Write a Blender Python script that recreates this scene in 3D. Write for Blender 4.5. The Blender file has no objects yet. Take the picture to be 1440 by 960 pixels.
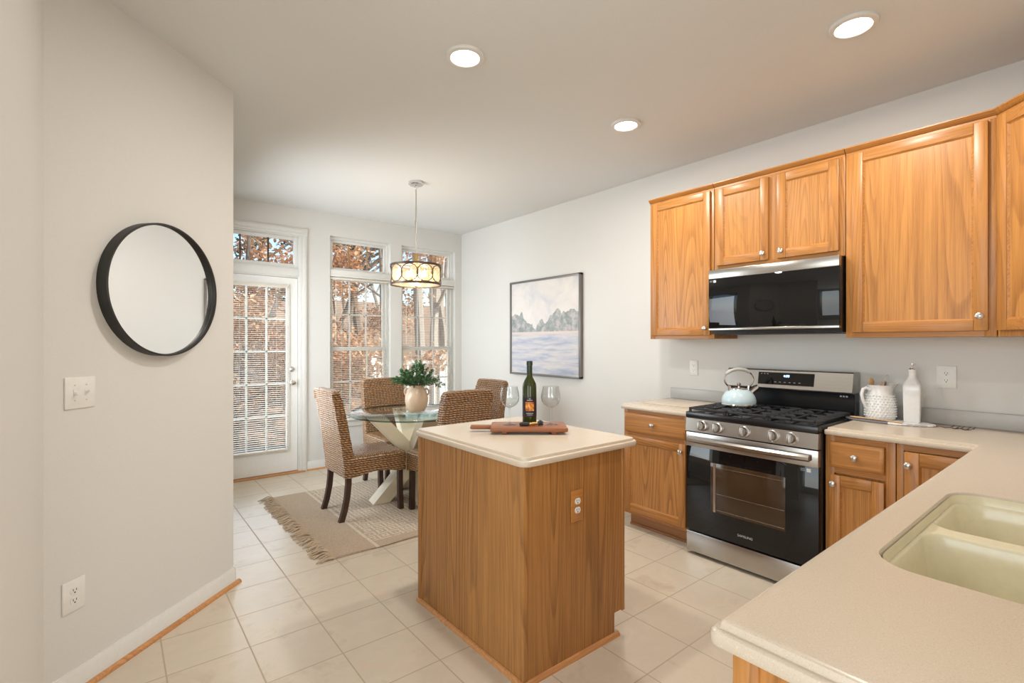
import bpy, bmesh, math, random
from mathutils import Vector, Matrix, noise
from mathutils.geometry import tessellate_polygon

# ------------------------------------------------------------------ camera, world, sun, exposure
S = bpy.context.scene
COL = S.collection
PI = math.pi
R = math.radians
HC = 2.806                     # ceiling height

cd = bpy.data.cameras.new('camera')
cd.sensor_width = 36.0
cd.lens = 36.0 * 698.0 / 1440.0
cd.shift_y = 2.35 / 1440.0
cd.clip_end = 300
cam = bpy.data.objects.new('camera', cd)
COL.objects.link(cam)
cam.location = (0, 0, 1.37)
cam.rotation_euler = (R(90), 0, -0.67659)
S.camera = cam

S.view_settings.view_transform = 'Standard'
S.view_settings.look = 'None'
S.view_settings.gamma = 1.0
S.view_settings.use_curve_mapping = False
S.view_settings.exposure = 0.05
S.cycles.transparent_max_bounces = 32

W = bpy.data.worlds.new('sky'); S.world = W; W.use_nodes = True
nt = W.node_tree; nt.nodes.clear()
sky = nt.nodes.new('ShaderNodeTexSky'); sky.sky_type = 'NISHITA'
sky.sun_disc = False; sky.sun_elevation = R(38); sky.sun_rotation = R(150)
sky.air_density = 1.0; sky.dust_density = 0.6
bgn = nt.nodes.new('ShaderNodeBackground'); bgn.inputs['Strength'].default_value = 0.27
wo = nt.nodes.new('ShaderNodeOutputWorld')
nt.links.new(sky.outputs[0], bgn.inputs[0]); nt.links.new(bgn.outputs[0], wo.inputs[0])

def lamp(name, kind, loc, rot, energy, color, **kw):
    l = bpy.data.lights.new(name, kind); l.energy = energy; l.color = color
    for k, v in kw.items(): setattr(l, k, v)
    o = bpy.data.objects.new(name, l); COL.objects.link(o)
    o.location = loc; o.rotation_euler = rot
    return o
lamp('sun', 'SUN', (0, 0, 20), (R(50), 0, R(38)), 6.5, (1, .93, .82), angle=R(1))
# daylight through the windows of the adjoining room and nook, plus added fill
lamp('daylight_west', 'AREA', (-2.98, 0.2, 1.5), (0, R(-90), 0), 74, (.92, .96, 1), shape='RECTANGLE', size=2.2, size_y=2.4)
lamp('fill_rear', 'AREA', (-1.0, -3.45, 1.5), (R(90), 0, 0), 70, (1, .985, .96), shape='RECTANGLE', size=3.0, size_y=2.0)  # fill added behind the camera, from an unseen source
lamp('fill_nook', 'AREA', (0.50, 4.45, 1.45), (0, R(-90), 0), 38, (.86, .93, 1), shape='RECTANGLE', size=1.6, size_y=1.3, spread=R(130))  # added cool fill at an unseen opening in the nook's left wall
lamp('daylight_door', 'AREA', (1.143, 5.66, 1.11), (R(-90), 0, 0), 9, (.82, .90, 1), shape='RECTANGLE', size=.56, size_y=1.68, spread=R(150))
lamp('daylight_far', 'AREA', (2.2, 5.80, 1.45), (R(-90), 0, 0), 16, (.88, .94, 1), shape='RECTANGLE', size=2.6, size_y=1.8)
CAN_W = 17
CHAND_W = 7

# ------------------------------------------------------------------ materials
def mat(name, build):
    m = bpy.data.materials.new(name); m.use_nodes = True
    t = m.node_tree; t.nodes.clear()
    out = t.nodes.new('ShaderNodeOutputMaterial')
    sh = build(t)
    t.links.new(sh, out.inputs[0])
    return m

class N:
    def __init__(s, t): s.t = t
    def n(s, typ, **kw):
        x = s.t.nodes.new(typ)
        for k, v in kw.items(): setattr(x, k, v)
        return x
    def l(s, a, b): s.t.links.new(a, b)
    def coord(s, kind='Object'): return s.n('ShaderNodeTexCoord').outputs[kind]
    def mapping(s, vec, scale=(1, 1, 1), loc=(0, 0, 0), rot=(0, 0, 0)):
        m = s.n('ShaderNodeMapping'); s.l(vec, m.inputs[0])
        m.inputs['Scale'].default_value = scale; m.inputs['Location'].default_value = loc; m.inputs['Rotation'].default_value = rot
        return m.outputs[0]
    def noise(s, vec, scale=5, detail=4, rough=.5, dist=0):
        m = s.n('ShaderNodeTexNoise'); s.l(vec, m.inputs['Vector'])
        m.inputs['Scale'].default_value = scale; m.inputs['Detail'].default_value = detail
        m.inputs['Roughness'].default_value = rough; m.inputs['Distortion'].default_value = dist
        return m.outputs['Fac']
    def wave(s, vec, scale=5, dist=2, detail=2, dscale=1, direction='X', kind='BANDS', profile='SIN'):
        m = s.n('ShaderNodeTexWave', wave_type=kind, wave_profile=profile); s.l(vec, m.inputs['Vector'])
        if kind == 'BANDS': m.bands_direction = direction
        else: m.rings_direction = direction
        m.inputs['Scale'].default_value = scale; m.inputs['Distortion'].default_value = dist
        m.inputs['Detail'].default_value = detail; m.inputs['Detail Scale'].default_value = dscale
        return m.outputs['Fac']
    def ramp(s, fac, stops, interp='LINEAR'):
        r = s.n('ShaderNodeValToRGB'); r.color_ramp.interpolation = interp
        e = r.color_ramp.elements
        while len(e) > 1: e.remove(e[0])
        e[0].position = stops[0][0]; e[0].color = (*stops[0][1], 1)
        for p, c in stops[1:]:
            x = e.new(p); x.color = (*c, 1)
        s.l(fac, r.inputs[0]); return r.outputs[0]
    def mix(s, a, b, fac=.5, mode='MIX'):
        m = s.n('ShaderNodeMix', data_type='RGBA', blend_type=mode)
        for v, i in ((fac, 0), (a, 6), (b, 7)):
            if hasattr(v, 'links'): s.l(v, m.inputs[i])
            elif i == 0: m.inputs[0].default_value = v
            else: m.inputs[i].default_value = (*v, 1)
        return m.outputs[2]
    def math(s, op, a, b=None, c=None):
        m = s.n('ShaderNodeMath', operation=op)
        for i, v in enumerate((a, b, c)):
            if v is None: continue
            if hasattr(v, 'links'): s.l(v, m.inputs[i])
            else: m.inputs[i].default_value = v
        return m.outputs[0]
    def sep(s, vec):
        m = s.n('ShaderNodeSeparateXYZ'); s.l(vec, m.inputs[0]); return m.outputs
    def comb(s, x, y, z):
        m = s.n('ShaderNodeCombineXYZ')
        for i, v in enumerate((x, y, z)):
            if hasattr(v, 'links'): s.l(v, m.inputs[i])
            else: m.inputs[i].default_value = v
        return m.outputs[0]
    def bump(s, h, strength=.3, dist=.01):
        b = s.n('ShaderNodeBump'); s.l(h, b.inputs['Height'])
        b.inputs['Strength'].default_value = strength; b.inputs['Distance'].default_value = dist
        return b.outputs[0]
    def bsdf(s, col, rough=.5, metal=0, normal=None, spec=.5, **kw):
        p = s.n('ShaderNodeBsdfPrincipled')
        for k, v in (('Base Color', col), ('Roughness', rough), ('Metallic', metal), ('Specular IOR Level', spec)):
            if hasattr(v, 'links'): s.l(v, p.inputs[k])
            else: p.inputs[k].default_value = (*v, 1) if k == 'Base Color' else v
        if normal is not None: s.l(normal, p.inputs['Normal'])
        for k, v in kw.items(): p.inputs[k].default_value = v
        return p.outputs[0]

def plain(name, col, rough=.5, metal=0, spec=.5, bumpy=0, bscale=60, **kw):
    def b(t):
        n = N(t); c = n.coord()
        f = n.noise(c, bscale, 3)
        cc = n.mix(tuple(x*.94 for x in col), tuple(min(1, x*1.05) for x in col), f)
        nm = n.bump(f, bumpy, .003) if bumpy else None
        return n.bsdf(cc, rough, metal, nm, spec, **kw)
    return mat(name, b)

M = {}
M['wall'] = plain('wall_paint', (.70, .686, .65), .85, bumpy=.08, bscale=220, spec=.2)
M['ceil'] = plain('ceiling_paint', (.745, .748, .73), .92, bumpy=.05, bscale=200, spec=.1)
M['trim'] = plain('white_trim', (.74, .73, .69), .42)
M['white'] = plain('white_plastic', (.80, .79, .75), .35)
M['blind'] = plain('blind_slats', (.74, .68, .58), .5)
M['dark'] = plain('dark_slot', (.02, .02, .02), .6)
M['ceramic'] = plain('white_ceramic', (.80, .79, .77), .18)
M['black'] = plain('black_enamel', (.008, .008, .009), .25)
M['iron'] = plain('cast_iron', (.022, .022, .024), .42, bumpy=.2, bscale=300)
M['bframe'] = plain('black_metal', (.018, .017, .016), .45)
M['nickel'] = plain('satin_nickel', (.62, .59, .55), .28, 1)
M['chrome'] = plain('chrome', (.75, .74, .73), .09, 1)
M['legwood'] = plain('espresso_wood', (.045, .020, .012), .35)
M['silverframe'] = plain('pewter_frame', (.20, .185, .175), .35, .6)
M['sink'] = plain('cream_sink', (.75, .685, .485), .22)
M['vase'] = plain('glazed_stoneware', (.55, .40, .27), .22)
M['base'] = plain('cream_wood', (.76, .66, .49), .45)
M['kettle'] = plain('pale_blue_enamel', (.54, .66, .70), .12)
M['board'] = plain('cutting_board_glass', (.58, .49, .38), .3)
M['grout'] = plain('rug_fringe', (.50, .38, .26), .95)
M['bronze'] = plain('bronze_metal', (.085, .060, .045), .40, .7)
M['twig'] = plain('dry_twig', (.10, .085, .07), .8)
M['vinyl'] = plain('white_vinyl', (.82, .82, .80), .5)
M['deck'] = plain('grey_deck', (.33, .31, .28), .8)
M['stem'] = plain('plant_stem', (.08, .09, .04), .7)
M['bark'] = plain('tree_bark', (.42, .37, .32), .9, bumpy=.5, bscale=12)
M['barkd'] = plain('dark_bark', (.19, .15, .12), .9, bumpy=.5, bscale=12)
M['rubber'] = plain('black_rubber', (.02, .02, .02), .6)
M['gold'] = plain('brass', (.75, .50, .20), .25, 1)
M['text'] = plain('silver_print', (.45, .45, .45), .4)
M['sticker'] = plain('white_sticker', (.75, .75, .75), .5)

def oak(name, axis, base, dark, gscale=1.0, rough=.36, contrast=1.0):
    """axis: grain direction 0=x 1=y 2=z"""
    def b(t):
        n = N(t); c = n.coord()
        sc = [1, 1, 1]; sc[axis] = .055
        v = n.mapping(c, tuple(sc))
        ob = n.n('ShaderNodeObjectInfo').outputs['Random']
        vo = n.n('ShaderNodeVectorMath', operation='ADD'); n.l(v, vo.inputs[0])
        n.l(n.comb(n.math('MULTIPLY', ob, 7.0), n.math('MULTIPLY', ob, 3.0), n.math('MULTIPLY', ob, 5.0)), vo.inputs[1])
        v = vo.outputs[0]
        big = n.noise(v, 4.2*gscale, 1.5, .45, .25)
        rings = n.math('FRACT', n.math('MULTIPLY', big, 42))
        rings = n.math('MULTIPLY', n.math('POWER', rings, 3.0), n.math('SUBTRACT', 1.0, n.math('POWER', rings, 14.0)))
        msk = n.ramp(n.noise(v, 3.1, 2), [(.35, (.25, .25, .25)), (.62, (1, 1, 1))])
        rings = n.math('MULTIPLY', rings, msk)
        sp = [260, 260, 260]; sp[axis] = 7
        pores = n.noise(n.mapping(c, tuple(sp)), 1, 2, .6)
        pr = n.ramp(pores, [(.44, (0, 0, 0)), (.60, (1, 1, 1))])
        s2 = [70, 70, 70]; s2[axis] = 1.6
        fine = n.noise(n.mapping(c, tuple(s2)), 1, 2, .5)
        colr = n.mix(base, dark, n.math('MULTIPLY', rings, .85*contrast))
        colr = n.mix(colr, dark, n.math('MULTIPLY', n.ramp(fine, [(.4, (0, 0, 0)), (.7, (1, 1, 1))]), .35*contrast))
        colr = n.mix(colr, tuple(x*.6 for x in dark), n.math('MULTIPLY', n.math('MULTIPLY', pr, n.math('ADD', rings, .25)), .42*contrast))
        return n.bsdf(colr, rough, 0, n.bump(pores, .08, .002), .45)
    return mat(name, b)
OB, OD = (.50, .218, .054), (.24, .085, .018)
M['oz'] = oak('honey_oak_upright', 2, OB, OD)
M['oy'] = oak('honey_oak_across', 1, OB, OD, 1.2)
M['ox'] = oak('honey_oak_lengthwise', 0, OB, OD, 1.2)
M['op'] = oak('honey_oak_panel', 2, (.535, .240, .060), (.27, .098, .021), .75, .36, 1.25)
M['iz'] = oak('island_oak', 2, (.44, .203, .056), (.19, .078, .021), .85, .42, 1.25)
M['iy'] = oak('island_oak_moulding', 1, (.42, .19, .065), (.27, .11, .035))
M['ix'] = oak('island_oak_moulding_across', 0, (.42, .19, .065), (.27, .11, .035))
M['shoe'] = oak('oak_shoe_moulding', 0, (.60, .29, .11), (.38, .16, .05), 1, .4)
M['acacia'] = oak('reddish_board_wood', 0, (.31, .105, .035), (.19, .055, .018), 2, .35)
M['spoonw'] = oak('light_spoon_wood', 0, (.62, .40, .20), (.48, .28, .13), 2, .5)

def _floor(t):
    n = N(t); c = n.coord()
    x, y, z = n.sep(c)
    tx = n.math('DIVIDE', n.math('SUBTRACT', x, .170), .3105)
    ty = n.math('DIVIDE', n.math('SUBTRACT', y, .018), .3085)
    fx, fy = n.math('FRACT', tx), n.math('FRACT', ty)
    ex = n.math('MINIMUM', fx, n.math('SUBTRACT', 1, fx)); ey = n.math('MINIMUM', fy, n.math('SUBTRACT', 1, fy))
    e = n.math('MINIMUM', ex, ey)
    g = n.ramp(e, [(.006, (1, 1, 1)), (.013, (0, 0, 0))])
    cell = n.comb(n.math('FLOOR', tx), n.math('FLOOR', ty), 0)
    wn = n.n('ShaderNodeTexWhiteNoise', noise_dimensions='3D'); n.l(cell, wn.inputs['Vector'])
    off = n.n('ShaderNodeVectorMath', operation='MULTIPLY_ADD'); n.l(wn.outputs['Color'], off.inputs[0])
    off.inputs[1].default_value = (9, 9, 9); n.l(c, off.inputs[2])
    big = n.noise(off.outputs[0], 5, 5, .62, .6)
    streak = n.noise(n.mapping(off.outputs[0], (6, 22, 1)), 1, 4, .6, .5)
    col = n.ramp(big, [(.30, (.47, .38, .28)), (.46, (.62, .53, .41)), (.60, (.57, .50, .39)), (.72, (.64, .47, .34))])
    col = n.mix(col, (.68, .595, .485), n.math('MULTIPLY', streak, .5))
    col = n.mix(col, (.52, .44, .34), n.math('MULTIPLY', wn.outputs['Value'], .18))
    col = n.mix(col, (.41, .33, .24), n.math('MULTIPLY', g, .85))
    rough = n.math('ADD', .31, n.math('MULTIPLY', g, .4))
    h = n.math('SUBTRACT', n.math('MULTIPLY', streak, .25), g)
    return n.bsdf(col, rough, 0, n.bump(h, .12, .002), .5)
M['tile'] = mat('beige_floor_tile', _floor)

def _counter(t):
    n = N(t); c = n.coord()
    s1 = n.ramp(n.noise(c, 420, 2, .7), [(.36, (1, 1, 1)), (.44, (0, 0, 0))])
    s2 = n.ramp(n.noise(n.mapping(c, loc=(5, 3, 1)), 300, 2, .7), [(.60, (0, 0, 0)), (.68, (1, 1, 1))])
    col = n.mix((.595, .505, .395), (.46, .365, .27), n.math('MULTIPLY', s1, .5))
    col = n.mix(col, (.76, .66, .52), n.math('MULTIPLY', s2, .5))
    return n.bsdf(col, .27, 0, None, .5)
M['counter'] = mat('speckled_solid_surface', _counter)

M['splash'] = plain('shaded_solid_surface', (.50, .485, .455), .35)  # backsplash: countertop material greyed, its shade put into the colour
def _steel(t):
    n = N(t); c = n.coord()
    f = n.noise(n.mapping(c, (3, 3, 500)), 1, 2)
    return n.bsdf(n.mix((.40, .38, .35), (.52, .495, .46), f), .27, 1, n.bump(f, .05, .001))
M['steel'] = mat('brushed_steel', _steel)

def thin_glass(name, tint=(1, 1, 1), spec=1.0, ior=1.45, rough=0.0):
    def b(t):
        n = N(t)
        tr = n.n('ShaderNodeBsdfTransparent'); tr.inputs[0].default_value = (*tint, 1)
        gl = n.n('ShaderNodeBsdfGlossy'); gl.inputs['Roughness'].default_value = rough
        lw = n.n('ShaderNodeLayerWeight'); lw.inputs[0].default_value = .5
        f0 = ((ior-1)/(ior+1))**2
        fr = n.math('ADD', f0, n.math('MULTIPLY', n.math('POWER', lw.outputs['Facing'], 5.0), .85))
        mx = n.n('ShaderNodeMixShader')
        n.l(n.math('MINIMUM', n.math('MULTIPLY', fr, spec), 1.0), mx.inputs[0]); n.l(tr.outputs[0], mx.inputs[1]); n.l(gl.outputs[0], mx.inputs[2])
        return mx.outputs[0]
    return mat(name, b)
M['pane'] = thin_glass('window_glass', (.96, .98, .98))
M['tglass'] = thin_glass('table_glass', (.93, .965, .96), 1.0, 1.5)
M['tedge'] = thin_glass('table_glass_edge', (.22, .34, .33), 1.0, 1.5)
M['crystal'] = thin_glass('wine_glass_crystal', (.95, .96, .96), 1.6, 1.55)
M['shadeglass'] = thin_glass('amber_crystal', (1, .90, .72), 1.2, 1.5)
def _frost(t):
    n = N(t); tr = n.n('ShaderNodeBsdfTransparent'); tl = n.n('ShaderNodeBsdfTranslucent'); d = n.n('ShaderNodeBsdfDiffuse'); g = n.n('ShaderNodeBsdfGlossy')
    tl.inputs[0].default_value = (.95, .80, .56, 1); d.inputs[0].default_value = (.85, .80, .70, 1); g.inputs['Roughness'].default_value = .12
    a = n.n('ShaderNodeMixShader'); a.inputs[0].default_value = .35; n.l(tl.outputs[0], a.inputs[1]); n.l(d.outputs[0], a.inputs[2])
    b = n.n('ShaderNodeMixShader'); b.inputs[0].default_value = .17; n.l(tr.outputs[0], b.inputs[1]); n.l(a.outputs[0], b.inputs[2])
    c = n.n('ShaderNodeMixShader'); c.inputs[0].default_value = .06; n.l(b.outputs[0], c.inputs[1]); n.l(g.outputs[0], c.inputs[2])
    return c.outputs[0]
M['frost'] = mat('frosted_liner_glass', _frost)
M['bottle'] = plain('green_bottle_glass', (.030, .040, .007), .05)
M['wine_neck'] = plain('dark_green_capsule', (.02, .035, .012), .3)
M['mirror'] = mat('mirror_glass', lambda t: N(t).bsdf((.86, .86, .85), .01, 1))
M['bglass'] = mat('black_oven_glass', lambda t: N(t).bsdf((.006, .006, .006), .03, 0, None, .38))
M['owin'] = mat('oven_window_glass', lambda t: N(t).bsdf((.055, .032, .016), .06, 0, None, .3))

def emis(name, col, st):
    def b(t):
        n = N(t); e = n.n('ShaderNodeEmission'); e.inputs[0].default_value = (*col, 1); e.inputs[1].default_value = st
        return e.outputs[0]
    return mat(name, b)
M['led'] = emis('recessed_lens', (1, .95, .88), 9)
M['bulb'] = emis('warm_bulb', (1, .74, .38), 15)
M['clock'] = emis('blue_clock_digits', (.35, .6, 1), 5)

def weave(name, c1, c2, row=.017):
    def b(t):
        n = N(t); c = n.coord(); x, y, z = n.sep(c)
        nz = n.math('GREATER_THAN', n.math('ABSOLUTE', n.sep(n.coord('Normal'))[2]), .75)   # top faces run their rows front to back
        zz = n.math('ADD', n.math('MULTIPLY', z, n.math('SUBTRACT', 1, nz)), n.math('MULTIPLY', y, nz))
        u = n.math('ADD', x, n.math('MULTIPLY', y, n.math('SUBTRACT', 1, nz)))
        wob = n.math('MULTIPLY', n.math('SUBTRACT', n.noise(c, 16, 2), .5), .016)
        r = n.math('DIVIDE', n.math('ADD', zz, wob), row)
        wn = n.n('ShaderNodeTexWhiteNoise', noise_dimensions='1D'); n.l(n.math('FLOOR', r), wn.inputs['W'])
        hrow = n.math('SINE', n.math('MULTIPLY', n.math('FRACT', r), PI))
        uw = n.math('MULTIPLY', n.math('SUBTRACT', n.noise(c, 30, 1), .5), 1.1)
        ph = n.math('FRACT', n.math('ADD', n.math('ADD', n.math('DIVIDE', u, row*1.9), n.math('MULTIPLY', wn.outputs['Value'], 5)), n.math('ADD', n.math('MULTIPLY', n.math('FRACT', r), .5), uw)))
        hs = n.math('SINE', n.math('MULTIPLY', ph, PI))
        h = n.math('MULTIPLY', n.math('POWER', hrow, .55), n.math('ADD', n.math('MULTIPLY', n.math('POWER', hs, .6), .6), .4))
        fib = n.noise(n.mapping(c, (60, 60, 400)), 1, 3, .7)
        col = n.ramp(n.math('ADD', n.math('MULTIPLY', h, .65), n.math('MULTIPLY', fib, .4)),
                     [(.30, (.012, .006, .003)), (.55, c2), (.95, c1)])
        col = n.mix(col, (.14, .06, .02), n.ramp(n.noise(c, 45, 3, .6), [(.5, (0, 0, 0)), (.75, (.6, .6, .6))]))
        return n.bsdf(col, .34, 0, n.bump(n.math('ADD', h, n.math('MULTIPLY', fib, .3)), .9, .014), .9, **{'Coat Weight': .45, 'Coat Roughness': .22})
    return mat(name, b)
M['weave'] = weave('woven_water_hyacinth', (.66, .35, .115), (.17, .066, .017))

XO = 0.0
def _rug(t):
    n = N(t); c = n.coord(); x, y, z = n.sep(c)
    # broken diagonal key pattern inside, plain band near the ends
    a = n.math('DIVIDE', n.math('ADD', x, y), .085); b_ = n.math('DIVIDE', n.math('SUBTRACT', x, y), .085)
    ca = n.math('FLOOR', n.math('DIVIDE', n.math('ADD', x, y), .11)); cb = n.math('FLOOR', n.math('DIVIDE', n.math('SUBTRACT', x, y), .075))
    sel = n.math('MODULO', n.math('ABSOLUTE', n.math('ADD', ca, cb)), 2)
    st1 = n.math('GREATER_THAN', n.math('FRACT', n.math('MULTIPLY', x, 30)), .52)
    st2 = n.math('GREATER_THAN', n.math('FRACT', n.math('MULTIPLY', y, 30)), .52)
    pat = n.math('ADD', n.math('MULTIPLY', sel, st1), n.math('MULTIPLY', n.math('SUBTRACT', 1, sel), st2))
    inside = n.math('MULTIPLY', n.math('GREATER_THAN', x, XO-.80), n.math('GREATER_THAN', y, -.68))
    pat = n.math('MULTIPLY', pat, inside)
    band = n.math('MULTIPLY', n.math('GREATER_THAN', x, XO-.83), n.math('LESS_THAN', x, XO-.808))
    pat = n.math('MAXIMUM', pat, band)
    kn = n.noise(n.mapping(c, (160, 90, 90)), 1, 2, .6)
    col = n.mix((.46, .36, .26), (.62, .535, .43), pat)
    col = n.mix(col, (.25, .19, .13), n.ramp(kn, [(.5, (0, 0, 0)), (.72, (.7, .7, .7))]))
    return n.bsdf(col, .95, 0, n.bump(n.math('ADD', kn, n.math('MULTIPLY', pat, .4)), .6, .006), .1)
M['rug'] = mat('woven_jute_rug', _rug)

def leafmat(name, a, b_, rough=.6, trans=.35):
    def b(t):
        n = N(t); c = n.coord()
        f = n.noise(c, 9, 3, .7)
        col = n.mix(a, b_, n.ramp(f, [(.35, (0, 0, 0)), (.65, (1, 1, 1))]))
        d = n.bsdf(col, rough)
        tl = n.n('ShaderNodeBsdfTranslucent'); n.l(col, tl.inputs[0])
        mx = n.n('ShaderNodeMixShader'); mx.inputs[0].default_value = trans
        n.l(d, mx.inputs[1]); n.l(tl.outputs[0], mx.inputs[2]); return mx.outputs[0]
    return mat(name, b)
M['leaf_o'] = leafmat('rusty_beech_leaves', (.56, .30, .15), (.80, .55, .35))
M['leaf_g'] = leafmat('evergreen_needles', (.05, .09, .03), (.14, .17, .06))
M['leaf_h'] = leafmat('houseplant_leaves', (.05, .14, .035), (.13, .24, .12), .38, .2)

def _hill(t):
    n = N(t); c = n.coord()
    f = n.noise(c, 1.2, 6, .75); g = n.noise(c, 26, 4, .8)
    col = n.ramp(n.math('ADD', n.math('MULTIPLY', f, .45), n.math('MULTIPLY', g, .55)),
                 [(.3, (.20, .14, .10)), (.5, (.46, .31, .21)), (.7, (.66, .45, .31))])
    return n.bsdf(col, .95, 0, n.bump(g, .8, .1), .1)
M['hill'] = mat('leaf_litter', _hill)

def _paint(t):       # a soft grey riverbank painting, in the wall plane: y across, z up
    n = N(t); c = n.coord(); x, y, z = n.sep(c)      # centred on the picture
    wob = n.math('MULTIPLY', n.math('SUBTRACT', n.noise(n.comb(0, y, 0), 6, 2.5, .5), .5), .42)
    zt = n.math('ADD', z, wob)
    cloud = n.noise(n.mapping(c, (1, 2.2, 3)), 1.6, 4, .6, .5)
    skyc = n.ramp(cloud, [(.3, (.60, .595, .62)), (.5, (.73, .69, .655)), (.7, (.78, .73, .69))])
    wat = n.noise(n.mapping(c, (1, 2.0, 17)), 1.2, 4, .65, .4)
    watc = n.ramp(wat, [(.32, (.36, .40, .48)), (.48, (.53, .53, .58)), (.62, (.65, .61, .57)), (.75, (.70, .66, .67))])
    tr = n.noise(n.mapping(c, (1, 1, 1)), 15, 4, .7)
    trc = n.ramp(tr, [(.35, (.18, .22, .20)), (.5, (.30, .33, .33)), (.62, (.52, .47, .46)), (.75, (.50, .34, .28))])
    gap = n.math('MULTIPLY', n.math('ABSOLUTE', n.math('ADD', y, -.12)), 1.0)
    top = n.math('ADD', -.05, n.math('MULTIPLY', n.math('MINIMUM', gap, .22), .75))
    istree = n.math('MULTIPLY', n.math('LESS_THAN', zt, n.math('ADD', top, .03)), n.math('GREATER_THAN', z, -.05))
    soft = n.math('MULTIPLY', istree, .85)
    col = n.mix(skyc, trc, soft)
    water = n.ramp(n.math('ADD', z, .5), [(.425, (1, 1, 1)), (.44, (0, 0, 0))])
    col = n.mix(col, watc, water)
    shore = n.ramp(n.math('ABSOLUTE', n.math('ADD', z, .062)), [(.006, (1, 1, 1)), (.02, (0, 0, 0))])
    col = n.mix(col, (.68, .56, .50), n.math('MULTIPLY', shore, .8))
    return n.bsdf(col, .7, 0, n.bump(wat, .2, .003), .2)
M['painting'] = mat('riverbank_painting', _paint)

def _label(t):
    n = N(t); c = n.coord()
    f = n.noise(c, 60, 3, .6)
    return n.bsdf(n.ramp(f, [(.3, (.10, .02, .01)), (.45, (.62, .16, .02)), (.6, (.85, .42, .06)), (.75, (.9, .75, .3))]), .4)
M['lab_art'] = mat('sunset_label_art', _label)
M['lab'] = plain('dark_wine_label', (.018, .008, .012), .45)
def _marble(t):
    n = N(t); c = n.coord()
    v = n.ramp(n.wave(c, 6, 9, 4, 2), [(.75, (.78, .76, .73)), (.95, (.45, .44, .44))])
    x, y, z = n.sep(c)
    return n.bsdf(n.mix((.20, .19, .20), v, n.math('LESS_THAN', y, -.02)), .25)
M['marble'] = mat('grey_and_white_marble', _marble)

# ------------------------------------------------------------------ mesh builder
def root_loc(o):
    v = Vector((0, 0, 0))
    while o is not None:
        v += o.location; o = o.parent
    return v

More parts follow.
